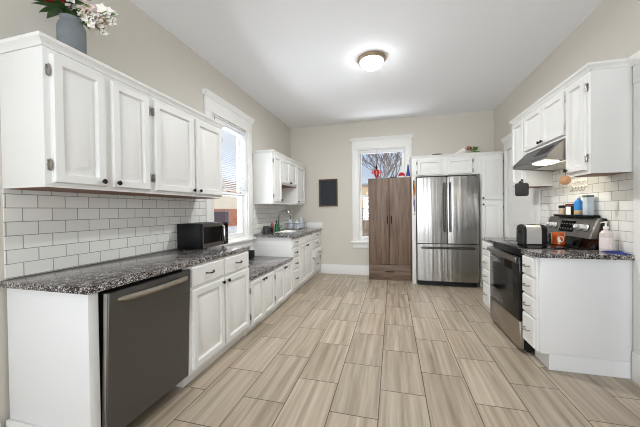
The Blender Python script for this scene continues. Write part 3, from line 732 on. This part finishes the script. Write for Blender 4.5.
# ------------------------------------------------------------------ wardrobe
r = thing('wardrobe', 'grey-brown wooden two-door wardrobe with a bottom drawer in front of the back window', 'wardrobe', (-.054, 5.25, 0))
wx0, wx1, wy0, wy1, wz = -.420, .312, 5.115, 5.365, 1.828
m = MB(); s = .018
m.box(wx0, wx0 + s, wy0, wy1, .001, wz, .001); m.box(wx1 - s, wx1, wy0, wy1, .001, wz, .001)
m.box(wx0 + s, wx1 - s, wy0, wy1, wz - s, wz); m.box(wx0 + s, wx1 - s, wy0 + .02, wy1, .03, .05); m.box(wx0 + s, wx1 - s, wy1 - .006, wy1, .05, wz - s)
m.build('carcass', M_wardd, r)
mpW = MP('-Y', wy0 - .0005); wm = (wx0 + wx1) / 2
for a, b, hx in ((wx0 + .003, wm - .004, wm - .036), (wm + .004, wx1 - .003, wm + .036)):
    d_ = MB().lbox(mpW, a, b, 0, .018, .290, wz - .001, .002).build('door', M_wardd, r)
    MB().tube([mpW(hx, .0175, 1.02), mpW(hx, .038, 1.03), mpW(hx, .038, 1.14), mpW(hx, .0175, 1.15)], .0095, 8).build('handle', M_black, d_)
d_ = MB().lbox(mpW, wx0 + .003, wx1 - .003, 0, .018, .045, .280, .002).build('drawer', M_wardx, r)
MB().tube([mpW(wm - .07, .0175, .165), mpW(wm - .06, .038, .165), mpW(wm + .06, .038, .165), mpW(wm + .07, .0175, .165)], .009, 8).build('handle', M_black, d_)
MB().lbox(mpW, wx0 + s, wx1 - s, -.02, -.002, .001, .0295).build('plinth', M_wardx, r)

# ------------------------------------------------------------------ ceiling light
LX, LY = -.212, 3.20
r = thing('ceiling_light', 'lit flush-mount ceiling light with frosted dome and bronze ring', 'ceiling light', (LX, LY, ZC - .12))
MB().lathe(LX, LY, [(.10, ZC - .0005), (.155, ZC - .001), (.160, ZC - .012), (.150, ZC - .030), (.142, ZC - .040), (.128, ZC - .042), (.128, ZC - .03), (.05, ZC - .02)], 40).build('ring', M_ring, r)
MB().lathe(LX, LY, [(.126, ZC - .036), (.124, ZC - .055), (.108, ZC - .082), (.078, ZC - .102), (.04, ZC - .113), (0, ZC - .116)], 40).build('dome', M_dome, r)
MB().lathe(LX, LY, [(.010, ZC - .118), (.012, ZC - .126), (.006, ZC - .132), (.009, ZC - .140), (0, ZC - .150)], 14).build('finial', M_ring, r)
ld = bpy.data.lights.new('ceiling_bulb', 'AREA'); ld.shape = 'DISK'; ld.size = .16; ld.energy = 39; ld.color = (.97, .98, .97)
lo = bpy.data.objects.new('ceiling_bulb', ld); COL.objects.link(lo); lo.parent = r; lo.location = (0, 0, .12 - .1165)

# ------------------------------------------------------------------ chalkboard
r = thing('chalkboard', 'small framed black chalkboard hung on the back wall', 'chalkboard', (-1.235, YB, 1.34))
cx0, cx1, cz0, cz1 = -1.428, -1.038, 1.335, 1.888; mpC = MP('-Y', YB - .0005)
MB().lbox(mpC, cx0 + .03, cx1 - .03, .002, .012, cz0 + .03, cz1 - .03).build('board', M_chalk, r)
for nm, i0, i1, hh, mm in (('frame', .006, .032, .020, M_frame), ('frame_edge', 0, .006, .024, M_gold)):
    m = MB()
    def rc(i, h): return [mpC(cx0 + i, h, cz0 + i), mpC(cx1 - i, h, cz0 + i), mpC(cx1 - i, h, cz1 - i), mpC(cx0 + i, h, cz1 - i)]
    m.rings([rc(i0, .0005), rc(i0, hh), rc(i1, hh - .004), rc(i1, .0005), rc(i0, .0005)], False, False)
    bmesh.ops.remove_doubles(m.bm, verts=m.bm.verts, dist=1e-6); m.build(nm, mm, r)

# ------------------------------------------------------------------ vase and flowers on the left wall cabinet
VX, VY, VZ = -1.828, 1.245, 2.1185
tag(MB().lathe(VX, VY, [(.058, 0), (.066, .006), (.067, .02), (.067, .235), (.064, .255), (.055, .268), (.052, .278), (.056, .296), (.053, .298), (.048, .28), (.048, .25), (0, .24)], 32, z0=VZ).build('vase', M_vase),
    'blue-grey cylindrical vase of flowers on top of the nearest wall cabinet', 'vase')
VT = Vector((VX, VY, VZ + .30))
def blossom(mb, c, sz, d):
    d = Vector(d).normalized(); a = d.orthogonal().normalized(); b = d.cross(a)
    for k in range(5):
        t = 2 * PI * k / 5 + random.random() * .4; e = (a * math.cos(t) + b * math.sin(t)) * .9 + d * .45
        mb.leaf(c, e, sz, sz * .85, up=d, droop=.25, n=4)
# leafy red stem on the left
r = thing('red_flower', 'red flower with broad dark green leaves leaning left out of the vase', 'flower', tuple(VT), 'flowers in the grey vase')
st = MB(); st.tube([(VX - .01, VY - .01, VZ + .245), (VX - .03, VY - .03, VZ + .34), (VX - .05, VY - .06, VZ + .46)], .004, 6); st = st.build('stem', M_stem, r)
lf = MB()
for i in range(26):
    az = PI * (1.12 + .62 * random.random()) if i < 11 else PI * 2 * random.random()
    z = VZ + .325 + .08 * random.random(); el = random.uniform(-.35, .5)
    b0 = (VX - .02 - .01 * random.random(), VY - .03, z)
    lf.leaf(b0, (math.cos(az) * .9, math.sin(az), el), random.uniform(.10, .165), .048, droop=.3)
lf.build('leaves', M_leaf, r)
pt = MB(); c0 = Vector((VX + .0, VY - .085, VZ + .345))
for i in range(22):
    az = random.random() * 2 * PI; el = random.uniform(.0, 1.2)
    pt.leaf(c0, (math.cos(az) * math.cos(el), math.sin(az) * math.cos(el), math.sin(el)), .05, .032, droop=.15)
pt.build('petals', M_red, r)
# white and blush blossom branches on the right
for bi, (lab, dirs, mt) in enumerate((
        ('white blossom branch arching far out to the right of the vase', [(.08, .05, .04), (.13, .085, .05), (.165, .12, .045)], M_white),
        ('blush pink blossom branch at the centre of the vase', [(.05, .02, .06), (.09, .05, .05), (.12, .09, .03)], M_pink),
        ('white blossom spray drooping over the right rim of the vase', [(.05, .03, .04), (.08, .06, .015), (.10, .09, -.03)], M_white),
        ('white blossom stem standing upright in the vase', [(.01, -.01, .06), (.03, 0, .12), (.05, .02, .16)], M_white))):
    r = thing('blossom_branch', lab, 'flower', tuple(VT), 'flowers in the grey vase')
    P0 = Vector((VX + .005 * bi, VY + .01 * bi - .01, VZ + .245)); pts = [P0, VT + Vector((.006 * bi, .012 * bi - .015, 0))] + [VT + Vector(d) for d in dirs]
    MB().tube([tuple(p) for p in pts], .003, 6).build('stem', M_stem, r)
    fl = MB(); lv = MB()
    for k in range((20, 13, 20, 12)[bi]):
        t = random.uniform(.15, 1); q = t * (len(dirs) - 1); i = min(int(q), len(dirs) - 2)
        p = VT + Vector(dirs[i]).lerp(Vector(dirs[i + 1]), q - i) + Vector((random.uniform(-.025, .025), random.uniform(-.03, .03), random.uniform(-.02, .03)))
        blossom(fl, p, random.uniform(.025, .035), (random.uniform(-.2, .8), -1, random.uniform(-.2, .8)))
        if k % 2 == 0: lv.leaf(p, (random.uniform(-1, 1), random.uniform(-1, .3), random.uniform(-.4, .4)), .045, .016)
    fl.build('blossoms', mt, r); lv.build('leaves', M_leaf2, r)

# ------------------------------------------------------------------ things at the sink
M_fct = steel('faucet_steel', C(128, 126, 124), .25, 'Z', .02)
r = thing('faucet', 'tall gooseneck faucet behind the sink', 'faucet', (-1.93, 4.55, .9155))
MB().lathe(-1.93, 4.55, [(.028, 0), (.028, .006), (.02, .012), (.018, .05), (.014, .055), (0, .056)], 16, z0=.9155).build('base', M_fct, r)
pts = [(-1.93, 4.55, .97), (-1.93, 4.55, 1.17)] + [(-1.93 + .10 - .10 * math.cos(t), 4.55 + .02 * (1 - math.cos(t)), 1.17 + .10 * math.sin(t)) for t in [PI * k / 10 for k in range(1, 11)]] + [(-1.73, 4.59, 1.12)]
MB().tube(pts, .0115, 10).build('spout', M_fct, r)
MB().tube([(-1.93, 4.565, .955), (-1.925, 4.62, .975), (-1.92, 4.65, .99)], .006, 8).build('lever', M_fct, r)
tag(MB().lathe(-1.93, 4.06, [(.052, 0), (.055, .004), (.055, .105), (.050, .11), (0, .112)], 20, z0=.9155).build('canister', mat('charcoal_ceramic', C(58, 58, 60), .4)), 'squat charcoal canister on the sink counter left of the faucet', 'canister')
tag(MB().lathe(-1.945, 4.25, [(.033, 0), (.033, .06), (.03, .075), (0, .076)], 16, z0=.9155).build('cup', M_black), 'small black cup beside the charcoal canister', 'cup')
r = thing('dish_soap_bottle', 'green dish soap bottle by the faucet', 'bottle', (-1.90, 4.38, .9155))
MB().lathe(-1.90, 4.38, [(.03, 0), (.036, .006), (.036, .09), (.022, .13), (.012, .14), (.012, .15), (0, .15)], 18, z0=.9155).build('bottle', mat('green_soap', C(18, 110, 62), .15), r)
MB().lathe(-1.90, 4.38, [(.013, .1502), (.013, .175), (.006, .178), (.006, .20), (0, .2)], 14, z0=.9155).build('cap', M_black, r)
tag(MB().lathe(-1.96, 4.345, [(.02, 0), (.024, .004), (.024, .12), (.014, .14), (.010, .16), (0, .16)], 14, z0=.9155).build('spray_bottle', mat('dull_red_plastic', C(150, 70, 70), .4)), 'slim reddish bottle behind the green dish soap', 'bottle')
r = thing('dish_rack', 'wire dish rack of drying glassware in the far left corner', 'dish rack', (-1.79, 5.0, .9155))
m = MB(); a, b, c, d = -1.93, -1.62, 4.86, 5.20
for z in (.93, 1.03): m.tube([(a, c, z), (b, c, z), (b, d, z), (a, d, z), (a, c, z)], .004, 6)
for i in range(8):
    x = a + (b - a) * i / 7; m.tube([(x, c, 1.03), (x, c, .922), (x, d, .922), (x, d, 1.03)], .0025, 5)
for y in (c + .09, c + .18, c + .27): m.tube([(a, y, 1.03), (a, y, .922), (b, y, .922), (b, y, 1.03)], .0025, 5)
m.build('rack_wire', M_hinge, r)
M_clear = mat('pale_blue_glassware', C(206, 216, 226), .12, coat=.4)
for (x, y, q, hh, lab) in ((-1.86, 4.93, .045, .20, 'tall pale glass drying at the left of the dish rack'), (-1.73, 4.92, .055, .16, 'wide pale glass jar drying at the middle of the dish rack'), (-1.69, 5.05, .04, .22, 'slender pale glass bottle at the right of the dish rack')):
    tag(MB().lathe(x, y, [(q * .8, 0), (q, .01), (q, hh * .7), (q * .5, hh * .85), (q * .5, hh), (q * .4, hh), (q * .4, hh * .85), (q * .9, hh * .68), (q * .9, .015), (0, .014)], 16, z0=.926).build('glass_jar', M_clear), lab, 'jar', 'glassware in the dish rack')
# low counter
r = thing('black_box', 'small black box at the back of the low granite countertop, by the wall', 'box', (-1.93, 3.55, .6005))  # plain box standing in for an unidentified small dark thing
Bx(-2.0, -1.90, 3.46, 3.60, .6005, .715, bev=.008).build('case', M_black, r)
Bx(-1.8995, -1.897, 3.475, 3.585, .615, .70).build('front_plate', M_dark, r)

# ------------------------------------------------------------------ things on and around the range
r = thing('toaster', 'steel toaster with black ends standing on the cooktop', 'toaster', (1.256, 3.055, .922))
tx0, tx1, ty0, ty1, tz0 = 1.172, 1.368, 2.985, 3.125, .9325
def tsec(x, k=1.0):
    pts = []
    ym = (ty0 + ty1) / 2; hw = (ty1 - ty0) / 2 * k; top = tz0 + .175 * k
    pts = [(x, ym - hw, tz0), (x, ym - hw, top - .05)] + [(x, ym - hw + .05 * (1 - math.cos(t)), top - .05 + .05 * math.sin(t)) for t in (.4, .8, 1.2, 1.57)]
    q = [(x, 2 * ym - y, z) for _, y, z in pts]
    return pts + q[::-1]
m = MB(); m.rings([tsec(tx0 + .032), tsec(tx1 - .045)]); m.build('shell', mat('satin_toaster_steel', C(206, 202, 198), .38, .55), r)
for a, b in ((tx0, tx0 + .0315), (tx1 - .0445, tx1)):
    m = MB(); m.rings([tsec(a, .97 if a == tx0 else 1.01), tsec((a + b) / 2, 1.02), tsec(b, 1.01 if a == tx0 else .97)]); m.build('end_cap', M_black, r)
m = MB()
for y in (3.027, 3.067): m.box(tx0 + .06, tx1 - .06, y, y + .022, tz0 + .1755, tz0 + .1775)
m.build('slots', M_dark, r)
Bx(tx0 + .01, tx1 - .01, ty0 + .004, ty1 - .004, .922, .932).build('base', M_black, r)
m = MB(); m.box(tx0 - .012, tx0 - .0025, 3.035, 3.075, tz0 + .10, tz0 + .118, .003); m.build('lever', M_black, r)
r = thing('candle_jar', 'orange glass candle jar with a round white label at the back of the cooktop', 'candle', (1.50, 3.085, .9217))
MB().lathe(1.50, 3.085, [(.045, 0), (.052, .006), (.052, .105), (.048, .112), (.045, .108), (.046, .02), (0, .018)], 28, z0=.9217).build('jar', mat('orange_glass', C(186, 84, 30), .15, coat=.5), r)
m = MB(); av = math.atan2(-3.085, -1.50) + .35
lpz = lambda q, rr: [(1.50 + rr * math.cos(av + q * math.cos(t) / .052), 3.085 + rr * math.sin(av + q * math.cos(t) / .052), .975 + q * math.sin(t)) for t in [2 * PI * i / 20 for i in range(20)]]
m.rings([lpz(.026, .0525), lpz(.026, .0532)]); m.build('label', M_white, r)
tag(MB().lathe(1.47, 3.27, [(.028, 0), (.034, .004), (.036, .08), (.033, .08), (.031, .01), (0, .009)], 18, z0=.9217).build('tumbler', mat('frosted_grey_glass', C(176, 174, 168), .2)), 'small grey tumbler left of the orange candle jar', 'cup')
r = thing('soap_dispenser', 'pinkish-white pump soap bottle on the right counter by the range', 'soap bottle', (1.625, 2.695, .9155))
sx, sy = 1.625, 2.690
MB().lathe(sx, sy, [(.034, 0), (.038, .005), (.038, .12), (.037, .145), (.024, .162), (.014, .168), (.014, .176), (0, .176)], 22, z0=.9155).build('bottle', mat('blush_soap_bottle', C(214, 202, 196), .3), r)
m = MB(); m.lathe(sx, sy, [(.016, .1763), (.016, .196), (.006, .198), (.006, .225), (.010, .226), (.010, .236), (0, .237)], 14, z0=.9155); m.tube([(sx, sy, 1.147), (sx - .03, sy - .005, 1.146), (sx - .04, sy - .006, 1.138)], .004, 6); m.build('pump', M_white, r)
MB().lathe(sx, sy, [(.0384, .025), (.0387, .026), (.0387, .11), (.0384, .111)], 22, z0=.9155).build('label', mat('pale_pink_label', C(236, 222, 218), .5), r)
M_blue = mat('royal_blue_cloth', C(34, 52, 128), .8, vary=.2, vscale=30)
m = MB(); n = 12; rows = []
for i in range(n + 1):
    t = i / n; y = 2.68 - .14 * t; x = 1.615 + .045 * t
    rows.append([(x - .03 + .06 * j / 6, y + .004 * math.sin(j * 2), .9165 + .008 * (1 + math.sin(3.1 * j + 5 * t)) * math.sin(PI * min(1, max(.05, t)))) for j in range(7)])
top = rows; 
m.rings([r_ + [(x, y, .9158) for x, y, z in r_[::-1]] for r_ in rows]); tag(m.build('dish_cloth', M_blue), 'blue dish cloth lying at the wall end of the right counter', 'cloth')
# tray and jars on the backguard
tz = 1.1755
m = MB(); a, b, c, d = 1.612, 1.688, 2.86, 3.39
m.rings([lp(tz, a, b, c, d), lp(tz + .022, a - .006, b, c - .006, d + .006), lp(tz + .022, a - .002, b - .004, c - .002, d + .002), lp(tz + .006, a + .004, b - .006, c + .004, d - .004)]); tag(m.build('tray', M_black), 'long black tray on top of the range backguard', 'tray')
tz2 = tz + .0065
r = thing('coffee_jar', 'dark coffee jar with beige band at the far end of the black tray', 'jar', (1.648, 3.315, tz2), 'jars on the black tray')
MB().lathe(1.648, 3.315, [(.026, 0), (.030, .004), (.030, .07), (.025, .078), (0, .079)], 18, z0=tz2).build('jar', mat('beige_jar', C(176, 156, 134), .3), r)
MB().lathe(1.648, 3.315, [(.027, .0793), (.031, .080), (.031, .104), (0, .106)], 18, z0=tz2).build('lid', M_black, r)
r = thing('coffee_jar', 'dark jar with a white label and dull red lid on the black tray', 'jar', (1.648, 3.19, tz2), 'jars on the black tray')
MB().lathe(1.648, 3.19, [(.032, 0), (.036, .004), (.036, .092), (.032, .098), (0, .099)], 20, z0=tz2).build('jar', mat('dark_brown_jar', C(44, 34, 32), .25), r)
MB().lathe(1.648, 3.19, [(.034, .0993), (.037, .100), (.037, .118), (0, .12)], 20, z0=tz2).build('lid', mat('dull_red_lid', C(96, 36, 36), .4), r)
m = MB(); av = math.atan2(-3.19, -1.648); aa = [av - 1.0 + 1.1 * i / 8 for i in range(9)]
m.rings([[(1.648 + q * math.cos(t), 3.19 + q * math.sin(t), z) for t in aa] for q, z in ((.0364, tz2 + .01), (.0372, tz2 + .01), (.0372, tz2 + .09), (.0364, tz2 + .09), (.0364, tz2 + .01))], False, False, closed=False); m.build('label', M_white, r, smooth=False)
r = thing('blue_bottle', 'blue and white bottle standing on the black tray', 'bottle', (1.648, 3.065, tz2), 'jars on the black tray')
MB().lathe(1.648, 3.065, [(.028, 0), (.032, .004), (.032, .13), (.02, .15), (.013, .155), (.013, .165), (0, .165)], 20, z0=tz2).build('bottle', mat('blue_bottle_plastic', C(36, 120, 190), .3), r)
MB().lathe(1.648, 3.065, [(.0323, .02), (.0327, .021), (.0327, .055), (.0323, .056)], 20, z0=tz2).build('label', mat('tan_label', C(196, 166, 110), .5), r)
MB().lathe(1.648, 3.065, [(.015, .1653), (.015, .188), (.010, .192), (0, .193)], 14, z0=tz2).build('cap', M_white, r)
r = thing('tea_tin', 'pale blue-grey upright tin with a dark lid at the near end of the black tray', 'tin', (1.648, 2.94, tz2), 'jars on the black tray')
Bx(1.622, 1.672, 2.905, 2.965, tz2, tz2 + .17, bev=.004).build('tin', mat('pale_blue_tin', C(186, 198, 206), .35, vary=.08, vscale=20), r)
Bx(1.620, 1.674, 2.903, 2.967, tz2 + .1703, tz2 + .19, bev=.004).build('lid', mat('grey_green_lid', C(96, 104, 96), .4), r)

# potholder, wooden scoop, hook rail
r = thing('potholder', 'charcoal square potholder hanging by its loop under the far end of the range hood', 'potholder', (1.386, 3.636, 1.41))
hw, cz, cxx, cyy = .066, 1.470, 1.395, 3.572
poly = []
for (sx_, sz_, t0) in ((1, -1, -PI / 2), (1, 1, 0), (-1, 1, PI / 2), (-1, -1, PI)):
    for k in range(4):
        t = t0 + PI / 2 * k / 3
        poly.append((sx_ * (hw - .022) + .022 * math.cos(t), sz_ * (hw * 1.1 - .022) + .022 * math.sin(t)))
M_char = mat('charcoal_quilted_cloth', C(54, 54, 57), .9, bump=.5, bscale=70)
def ph(a, z, h): return (cxx + a, cyy - h, cz + z)
m = MB(); m.rings([[ph(a * .94, z * .94, -.006) for a, z in poly], [ph(a, z, -.003) for a, z in poly], [ph(a, z, .003) for a, z in poly], [ph(a * .94, z * .94, .006) for a, z in poly]]); m.build('pad', M_char, r)
MB().tube([ph(.004, .070, 0), ph(-.010, .086, 0), ph(-.006, .105, .002), (1.395, 3.578, 1.585), ph(.010, .10, .002), ph(.010, .07, 0)], .005, 6).build('loop', M_black, r)
MB().tube([(1.4175, 3.598, 1.582), (1.405, 3.592, 1.582), (1.398, 3.582, 1.582), (1.396, 3.578, 1.588)], .0035, 6).build('hanger', M_black, r)
r = thing('wooden_trivet', 'round wooden trivet hanging below the right wall cabinet', 'trivet', (1.41, 2.80, 1.45))
M_trv = wood('light_wood', C(176, 126, 84), C(206, 160, 116), 'Y', 16)
MB().lathe_dir((1.40, 2.775, 1.494), (-.55, -.83, 0), [(.036, 0), (.039, .002), (.039, .010), (.036, .012), (0, .0122)], 24).build('disc', M_trv, r)
MB().tube([(1.398, 2.7725, 1.531), (1.402, 2.779, 1.556), (1.412, 2.785, 1.577)], .003, 6).build('cord', M_stem, r)
r = thing('hook_rail', 'white scroll hook rail with five grey hooks fixed on the tiles above the tray', 'hook rail', (1.69, 3.13, 1.42))
mpH = MP('-X', XR - .0095)
m = MB(); m.lbox(mpH, 3.02, 3.24, .0005, .010, 1.450, 1.470, .003)
for k in range(6):
    yc = 3.04 + .036 * k; m.tube([mpH(yc + .017 * math.cos(t), .006, 1.490 + .017 * math.sin(t)) for t in [2 * PI * i / 12 for i in range(13)]], .0035, 5)
m.lbox(mpH, 3.02, 3.24, .0005, .008, 1.509, 1.524, .002); m.build('rail', M_white, r)
for k in range(5):
    y = 3.04 + .045 * k
    MB().tube([mpH(y, .0105, 1.460), mpH(y, .016, 1.445), mpH(y, .018, 1.425), mpH(y, .028, 1.418), mpH(y, .034, 1.428)], .003, 6).build('hook', M_hinge, r)

# ------------------------------------------------------------------ things on the wardrobe, at the window, on the pantry
r = thing('bird_ornament', 'red bird ornament hanging in the back window', 'ornament', (-.285, 5.415, 1.9))
bx, by, bz = -.285, 5.405, 1.985
M_card = mat('red_glass_bird', C(178, 26, 34), .25, coat=.4)
m = MB(); m.rings([[(bx + rr * math.cos(t), by + .45 * rr * math.sin(t), bz + h) for t in [2 * PI * i / 12 for i in range(12)]] for rr, h in ((.008, -.13), (.024, -.10), (.042, -.05), (.052, 0), (.046, .028), (.022, .045), (.004, .05))]); m.build('body', M_card, r)
for s_ in (-1, 1):
    MB().leaf((bx + s_ * .03, by, bz - .005), (s_, 0, -.2), .075, .062, up=(0, -1, 0), droop=.1, thick=.003).build('wing', mat('pink_glass_wing', C(214, 92, 98), .3), r)
MB().lathe(bx, by, [(.016, .0502), (.022, .075), (.016, .105), (.006, .125), (0, .126)], 12, z0=bz).build('head', M_black, r)
MB().tube([(bx, by, bz + .12), (bx, by + .01, 2.40)], .0015, 5).build('string', M_hinge, r)
wt = wz + .0005
r = thing('knit_hat', 'red and white knitted cap lying on the wardrobe', 'hat', (.165, 5.22, wt))
m = MB(); m.rings([[(.165 + q * math.cos(t), 5.22 + q * math.sin(t), wt + h) for t in [2 * PI * i / 20 for i in range(20)]] for q, h in ((.060, .033), (.056, .06), (.04, .085), (.016, .098))]); m.build('crown', mat('red_knit', C(196, 40, 46), .9, bump=.4, bscale=80), r)
m = MB(); m.rings([[(.165 + q * math.cos(t), 5.22 + q * math.sin(t), wt + h) for t in [2 * PI * i / 20 for i in range(20)]] for q, h in ((.060, 0), (.066, .01), (.066, .024), (.060, .0325))]); m.build('brim', mat('white_knit', C(238, 236, 234), .9, bump=.4, bscale=80), r)
MB().sphere((.155, 5.21, wt + .112), .018).build('pompom', M_white, r)
r = thing('party_cone', 'tall blue pointed cone standing on the right end of the wardrobe', 'cone', (.278, 5.22, wt))
MB().lathe(.276, 5.22, [(.036, 0), (.036, .01), (.032, .06), (.020, .15), (.010, .225), (.004, .24), (0, .241)], 18, z0=wt).build('cone', mat('cobalt_blue', C(34, 66, 150), .35), r)
MB().lathe(.276, 5.22, [(.0385, .004), (.039, .005), (.0385, .025), (.037, .026)], 18, z0=wt).build('band', M_white, r)
m = MB()
for i in range(60):
    t = random.random() * 2 * PI; q = random.uniform(.03, .075); d = random.uniform(.8, 1.8)
    z = wt + .004 + random.random() * .022
    m.tube([(.005 + q * math.cos(t + d * k / 3), 5.24 + .7 * q * math.sin(t + d * k / 3), z + .004 * math.sin(k * 2)) for k in range(4)], .0028, 5)
tag(m.build('twig_nest', M_stem), 'small loose nest of grey-brown twigs on top of the wardrobe', 'nest')
pt_ = 2.157
r = thing('flower_bundle', 'paper-wrapped bundle of orange and brown flowers lying on top of the pantry', 'flowers', (1.16, 5.08, pt_))
m = MB(); n = 12
m.rings([[(1.00 + .16 * k / 4, 5.06 + (.02 + .045 * k / 4) * math.cos(t), pt_ + .004 + (.012 + .05 * k / 4) * (1 + math.sin(t)) * (.8 + .2 * math.sin(3 * t + k))) for t in [2 * PI * i / n for i in range(n)]] for k in range(5)])
m.build('paper_wrap', mat('crumpled_white_paper', C(236, 232, 226), .8, bump=.5, bscale=25), r)
for nm, mt, cc, cnt, sz in (('orange_blooms', mat('orange_petal', C(206, 138, 70), .7, vary=.3, vscale=30), (1.215, 5.05, pt_ + .10), 16, .045), ('brown_blooms', mat('brown_petal', C(142, 74, 46), .7, vary=.3, vscale=30), (1.245, 5.06, pt_ + .07), 14, .045), ('leaves', M_leaf2, (1.31, 5.06, pt_ + .05), 16, .075)):
    m = MB()
    for i in range(cnt):
        az = random.random() * 2 * PI; el = random.uniform(-.2, 1.3)
        m.leaf((cc[0] + random.uniform(-.03, .03), cc[1] + random.uniform(-.02, .02), cc[2] + random.uniform(-.02, .02)), (math.cos(az) * math.cos(el), math.sin(az) * math.cos(el), math.sin(el)), sz, sz * .6, droop=.2)
    m.build(nm, mt, r)
tag(MB().lathe(.73, 5.03, [(.05, 0), (.075, .012), (.08, .022), (.074, .022), (.05, .008), (0, .006)], 24, z0=pt_).build('dish', mat('grey_pewter', C(110, 110, 112), .4)), 'small grey dish on top of the cabinet above the refrigerator', 'dish')
r = thing('key_lanyard', 'bunch of colourful lanyards hanging on the white panel left of the refrigerator', 'lanyard', (.352, PY - .01, 1.3))
MB().lathe_dir((.352, PY - .0005, 1.74), (0, -1, 0), [(.01, 0), (.006, .006), (.006, .02), (.012, .024), (0, .026)], 12).build('hook', M_black, r)
for x, z0_, z1_, c in ((.340, 1.735, 1.56, C(40, 48, 110)), (.352, 1.735, 1.45, C(176, 50, 46)), (.364, 1.735, 1.50, C(210, 176, 60)), (.346, 1.55, 1.33, C(60, 66, 70)), (.358, 1.44, 1.22, C(90, 60, 110))):
    m = MB(); m.tube([(x, PY - .013, z0_), (x + .006, PY - .016, (z0_ + z1_) / 2), (x, PY - .013, z1_)], [.003, .0065, .004], 6); m.build('strap', mat('strap_cloth', c, .8), r)
m = MB(); m.lathe_dir((.352, PY - .012, 1.185), (0, -1, 0), [(.016, 0), (.018, .002), (.018, .006), (0, .007)], 14); m.build('tag_disc', M_hinge, r)

# ------------------------------------------------------------------ outdoors, seen through the windows
M_snow = mat('pale_concrete', C(206, 206, 206), .9, vary=.08, vscale=2)
o = Bx(-40, 30, 5.7, 60, -.72, -.62).build('ground', M_snow); struct(o)
o = Bx(-40, -2.3, -20, 5.7, -.72, -.62).build('ground', M_snow); struct(o)
m_brick = brick_mat('orange_brick', 1, 2, 0, 0, .22, .075, .008, C(170, 150, 140), .8, 'tile')
for nd_ in m_brick.node_tree.nodes:
    if nd_.type == 'VALTORGB': nd_.color_ramp.elements[0].color = C(168, 92, 64); nd_.color_ramp.elements[1].color = C(196, 116, 84)
r = thing('neighbour_house', 'orange brick and beige sided house outside the left window', 'house', (-9, 13, -.6))
Bx(-13, -7.5, 8.5, 20, -.615, 1.38).build('brick_wall', m_brick, r, smooth=False)
m = MB(); m.box(-13, -7.48, 8.45, 20, 1.385, 2.02)
for k in range(5): m.box(-7.4795, -7.465, 8.45, 20, 1.395 + .125 * k, 1.40 + .125 * k + .10)
m.build('siding', mat('beige_siding', C(226, 216, 198), .7), r, smooth=False)
Bx(-13, -7.6, 8.5, 20, 2.025, 2.62).build('upper_wall', mat('peach_stucco', C(206, 168, 140), .8), r, smooth=False)
m = MB(); m.prism([(-13.2, 2.63), (-7.35, 2.63), (-7.35, 2.72), (-10, 2.95), (-13.2, 2.95)], lambda p, q, t: (p, t, q), 8.3, 20.2); m.build('roof', mat('brown_roof', C(170, 150, 136), .8), r, smooth=False)
for y in (10.36, 12.6, 14.8):
    f = Bx(-7.4995, -7.44, y, y + 1.26, .70, 1.30).build('window', mat('grey_window_frame', C(120, 116, 124), .5), r); Bx(-7.4395, -7.43, y + .06, y + 1.20, .76, 1.25).build('pane', mat('dark_pane', C(70, 66, 84), .15), f)
tag(Bx(-6.9, -6.6, 8.2, 20, -.615, .62, bev=.03).build('garden_wall', mat('pale_rendered_wall', C(188, 190, 194), .8, vary=.2, vscale=3)), 'pale grey garden wall in front of the brick house outside the left window', 'wall')
r = thing('bare_tree', 'leafless tree with spreading branches outside the back window', 'tree', (-.6, 15, -.62))
m = MB()
def branch(p, d, L, rad, lv):
    d = d.normalized(); q = p + d * L * .5 + Vector((random.uniform(-.05, .05), 0, random.uniform(-.04, .04))) * L; e = p + d * L
    m.tube([tuple(p), tuple(q), tuple(e)], [rad, rad * .82, rad * .62], 5 if lv < 3 else 4)
    if lv == 0: return
    for k in range(3 if lv > 1 else 2 + (random.random() > .5)):
        nd2 = d + Vector((random.uniform(-.75, .75), random.uniform(-.5, .5), random.uniform(-.2, .55)))
        branch(p + d * L * random.uniform(.55, 1), nd2, L * random.uniform(.62, .8), rad * .6, lv - 1)
branch(Vector((-.1, 15, -.62)), Vector((.05, 0, 1)), 2.6, .10, 5); branch(Vector((-1.6, 17, -.62)), Vector((.10, 0, 1)), 2.8, .09, 5)
m.build('branches', mat('dark_bark', C(122, 112, 108), .9), r)
r = thing('far_house', 'tan house beyond the garden fence outside the back window', 'house', (-3, 22, -.6))
Bx(-6.2, 3.5, 20.5, 26, -.615, 3.0).build('wall', mat('tan_stucco', C(222, 194, 152), .8), r)
MB().prism([(20.4, 3.01), (26.4, 3.01), (23, 3.4)], lambda p, q, t: (t, p, q), -6.4, 3.8).build('roof', mat('grey_shingle', C(150, 148, 150), .9), r, smooth=False)
Bx(-3.4, -2.2, 20.45, 20.4995, .8, 2.0).build('window', mat('dark_pane_far', C(90, 90, 100), .2), r)
r = thing('garden_fence', 'weathered brown board fence outside the back window', 'fence', (-1, 10, -.6))
m = MB(); x = -5.0
while x < 3.2: m.box(x, x + .135, 10, 10.02, -.615, 1.32 + .01 * random.random()); x += .145
m.build('boards', wood('weathered_fence', C(92, 78, 66), C(140, 122, 106), 'Z', 6, .9), r, smooth=False)
m = MB(); m.box(-5, 3.2, 10.0205, 10.06, .0, .08); m.box(-5, 3.2, 10.0205, 10.06, .95, 1.03); m.build('rails', M_stem, r, smooth=False)
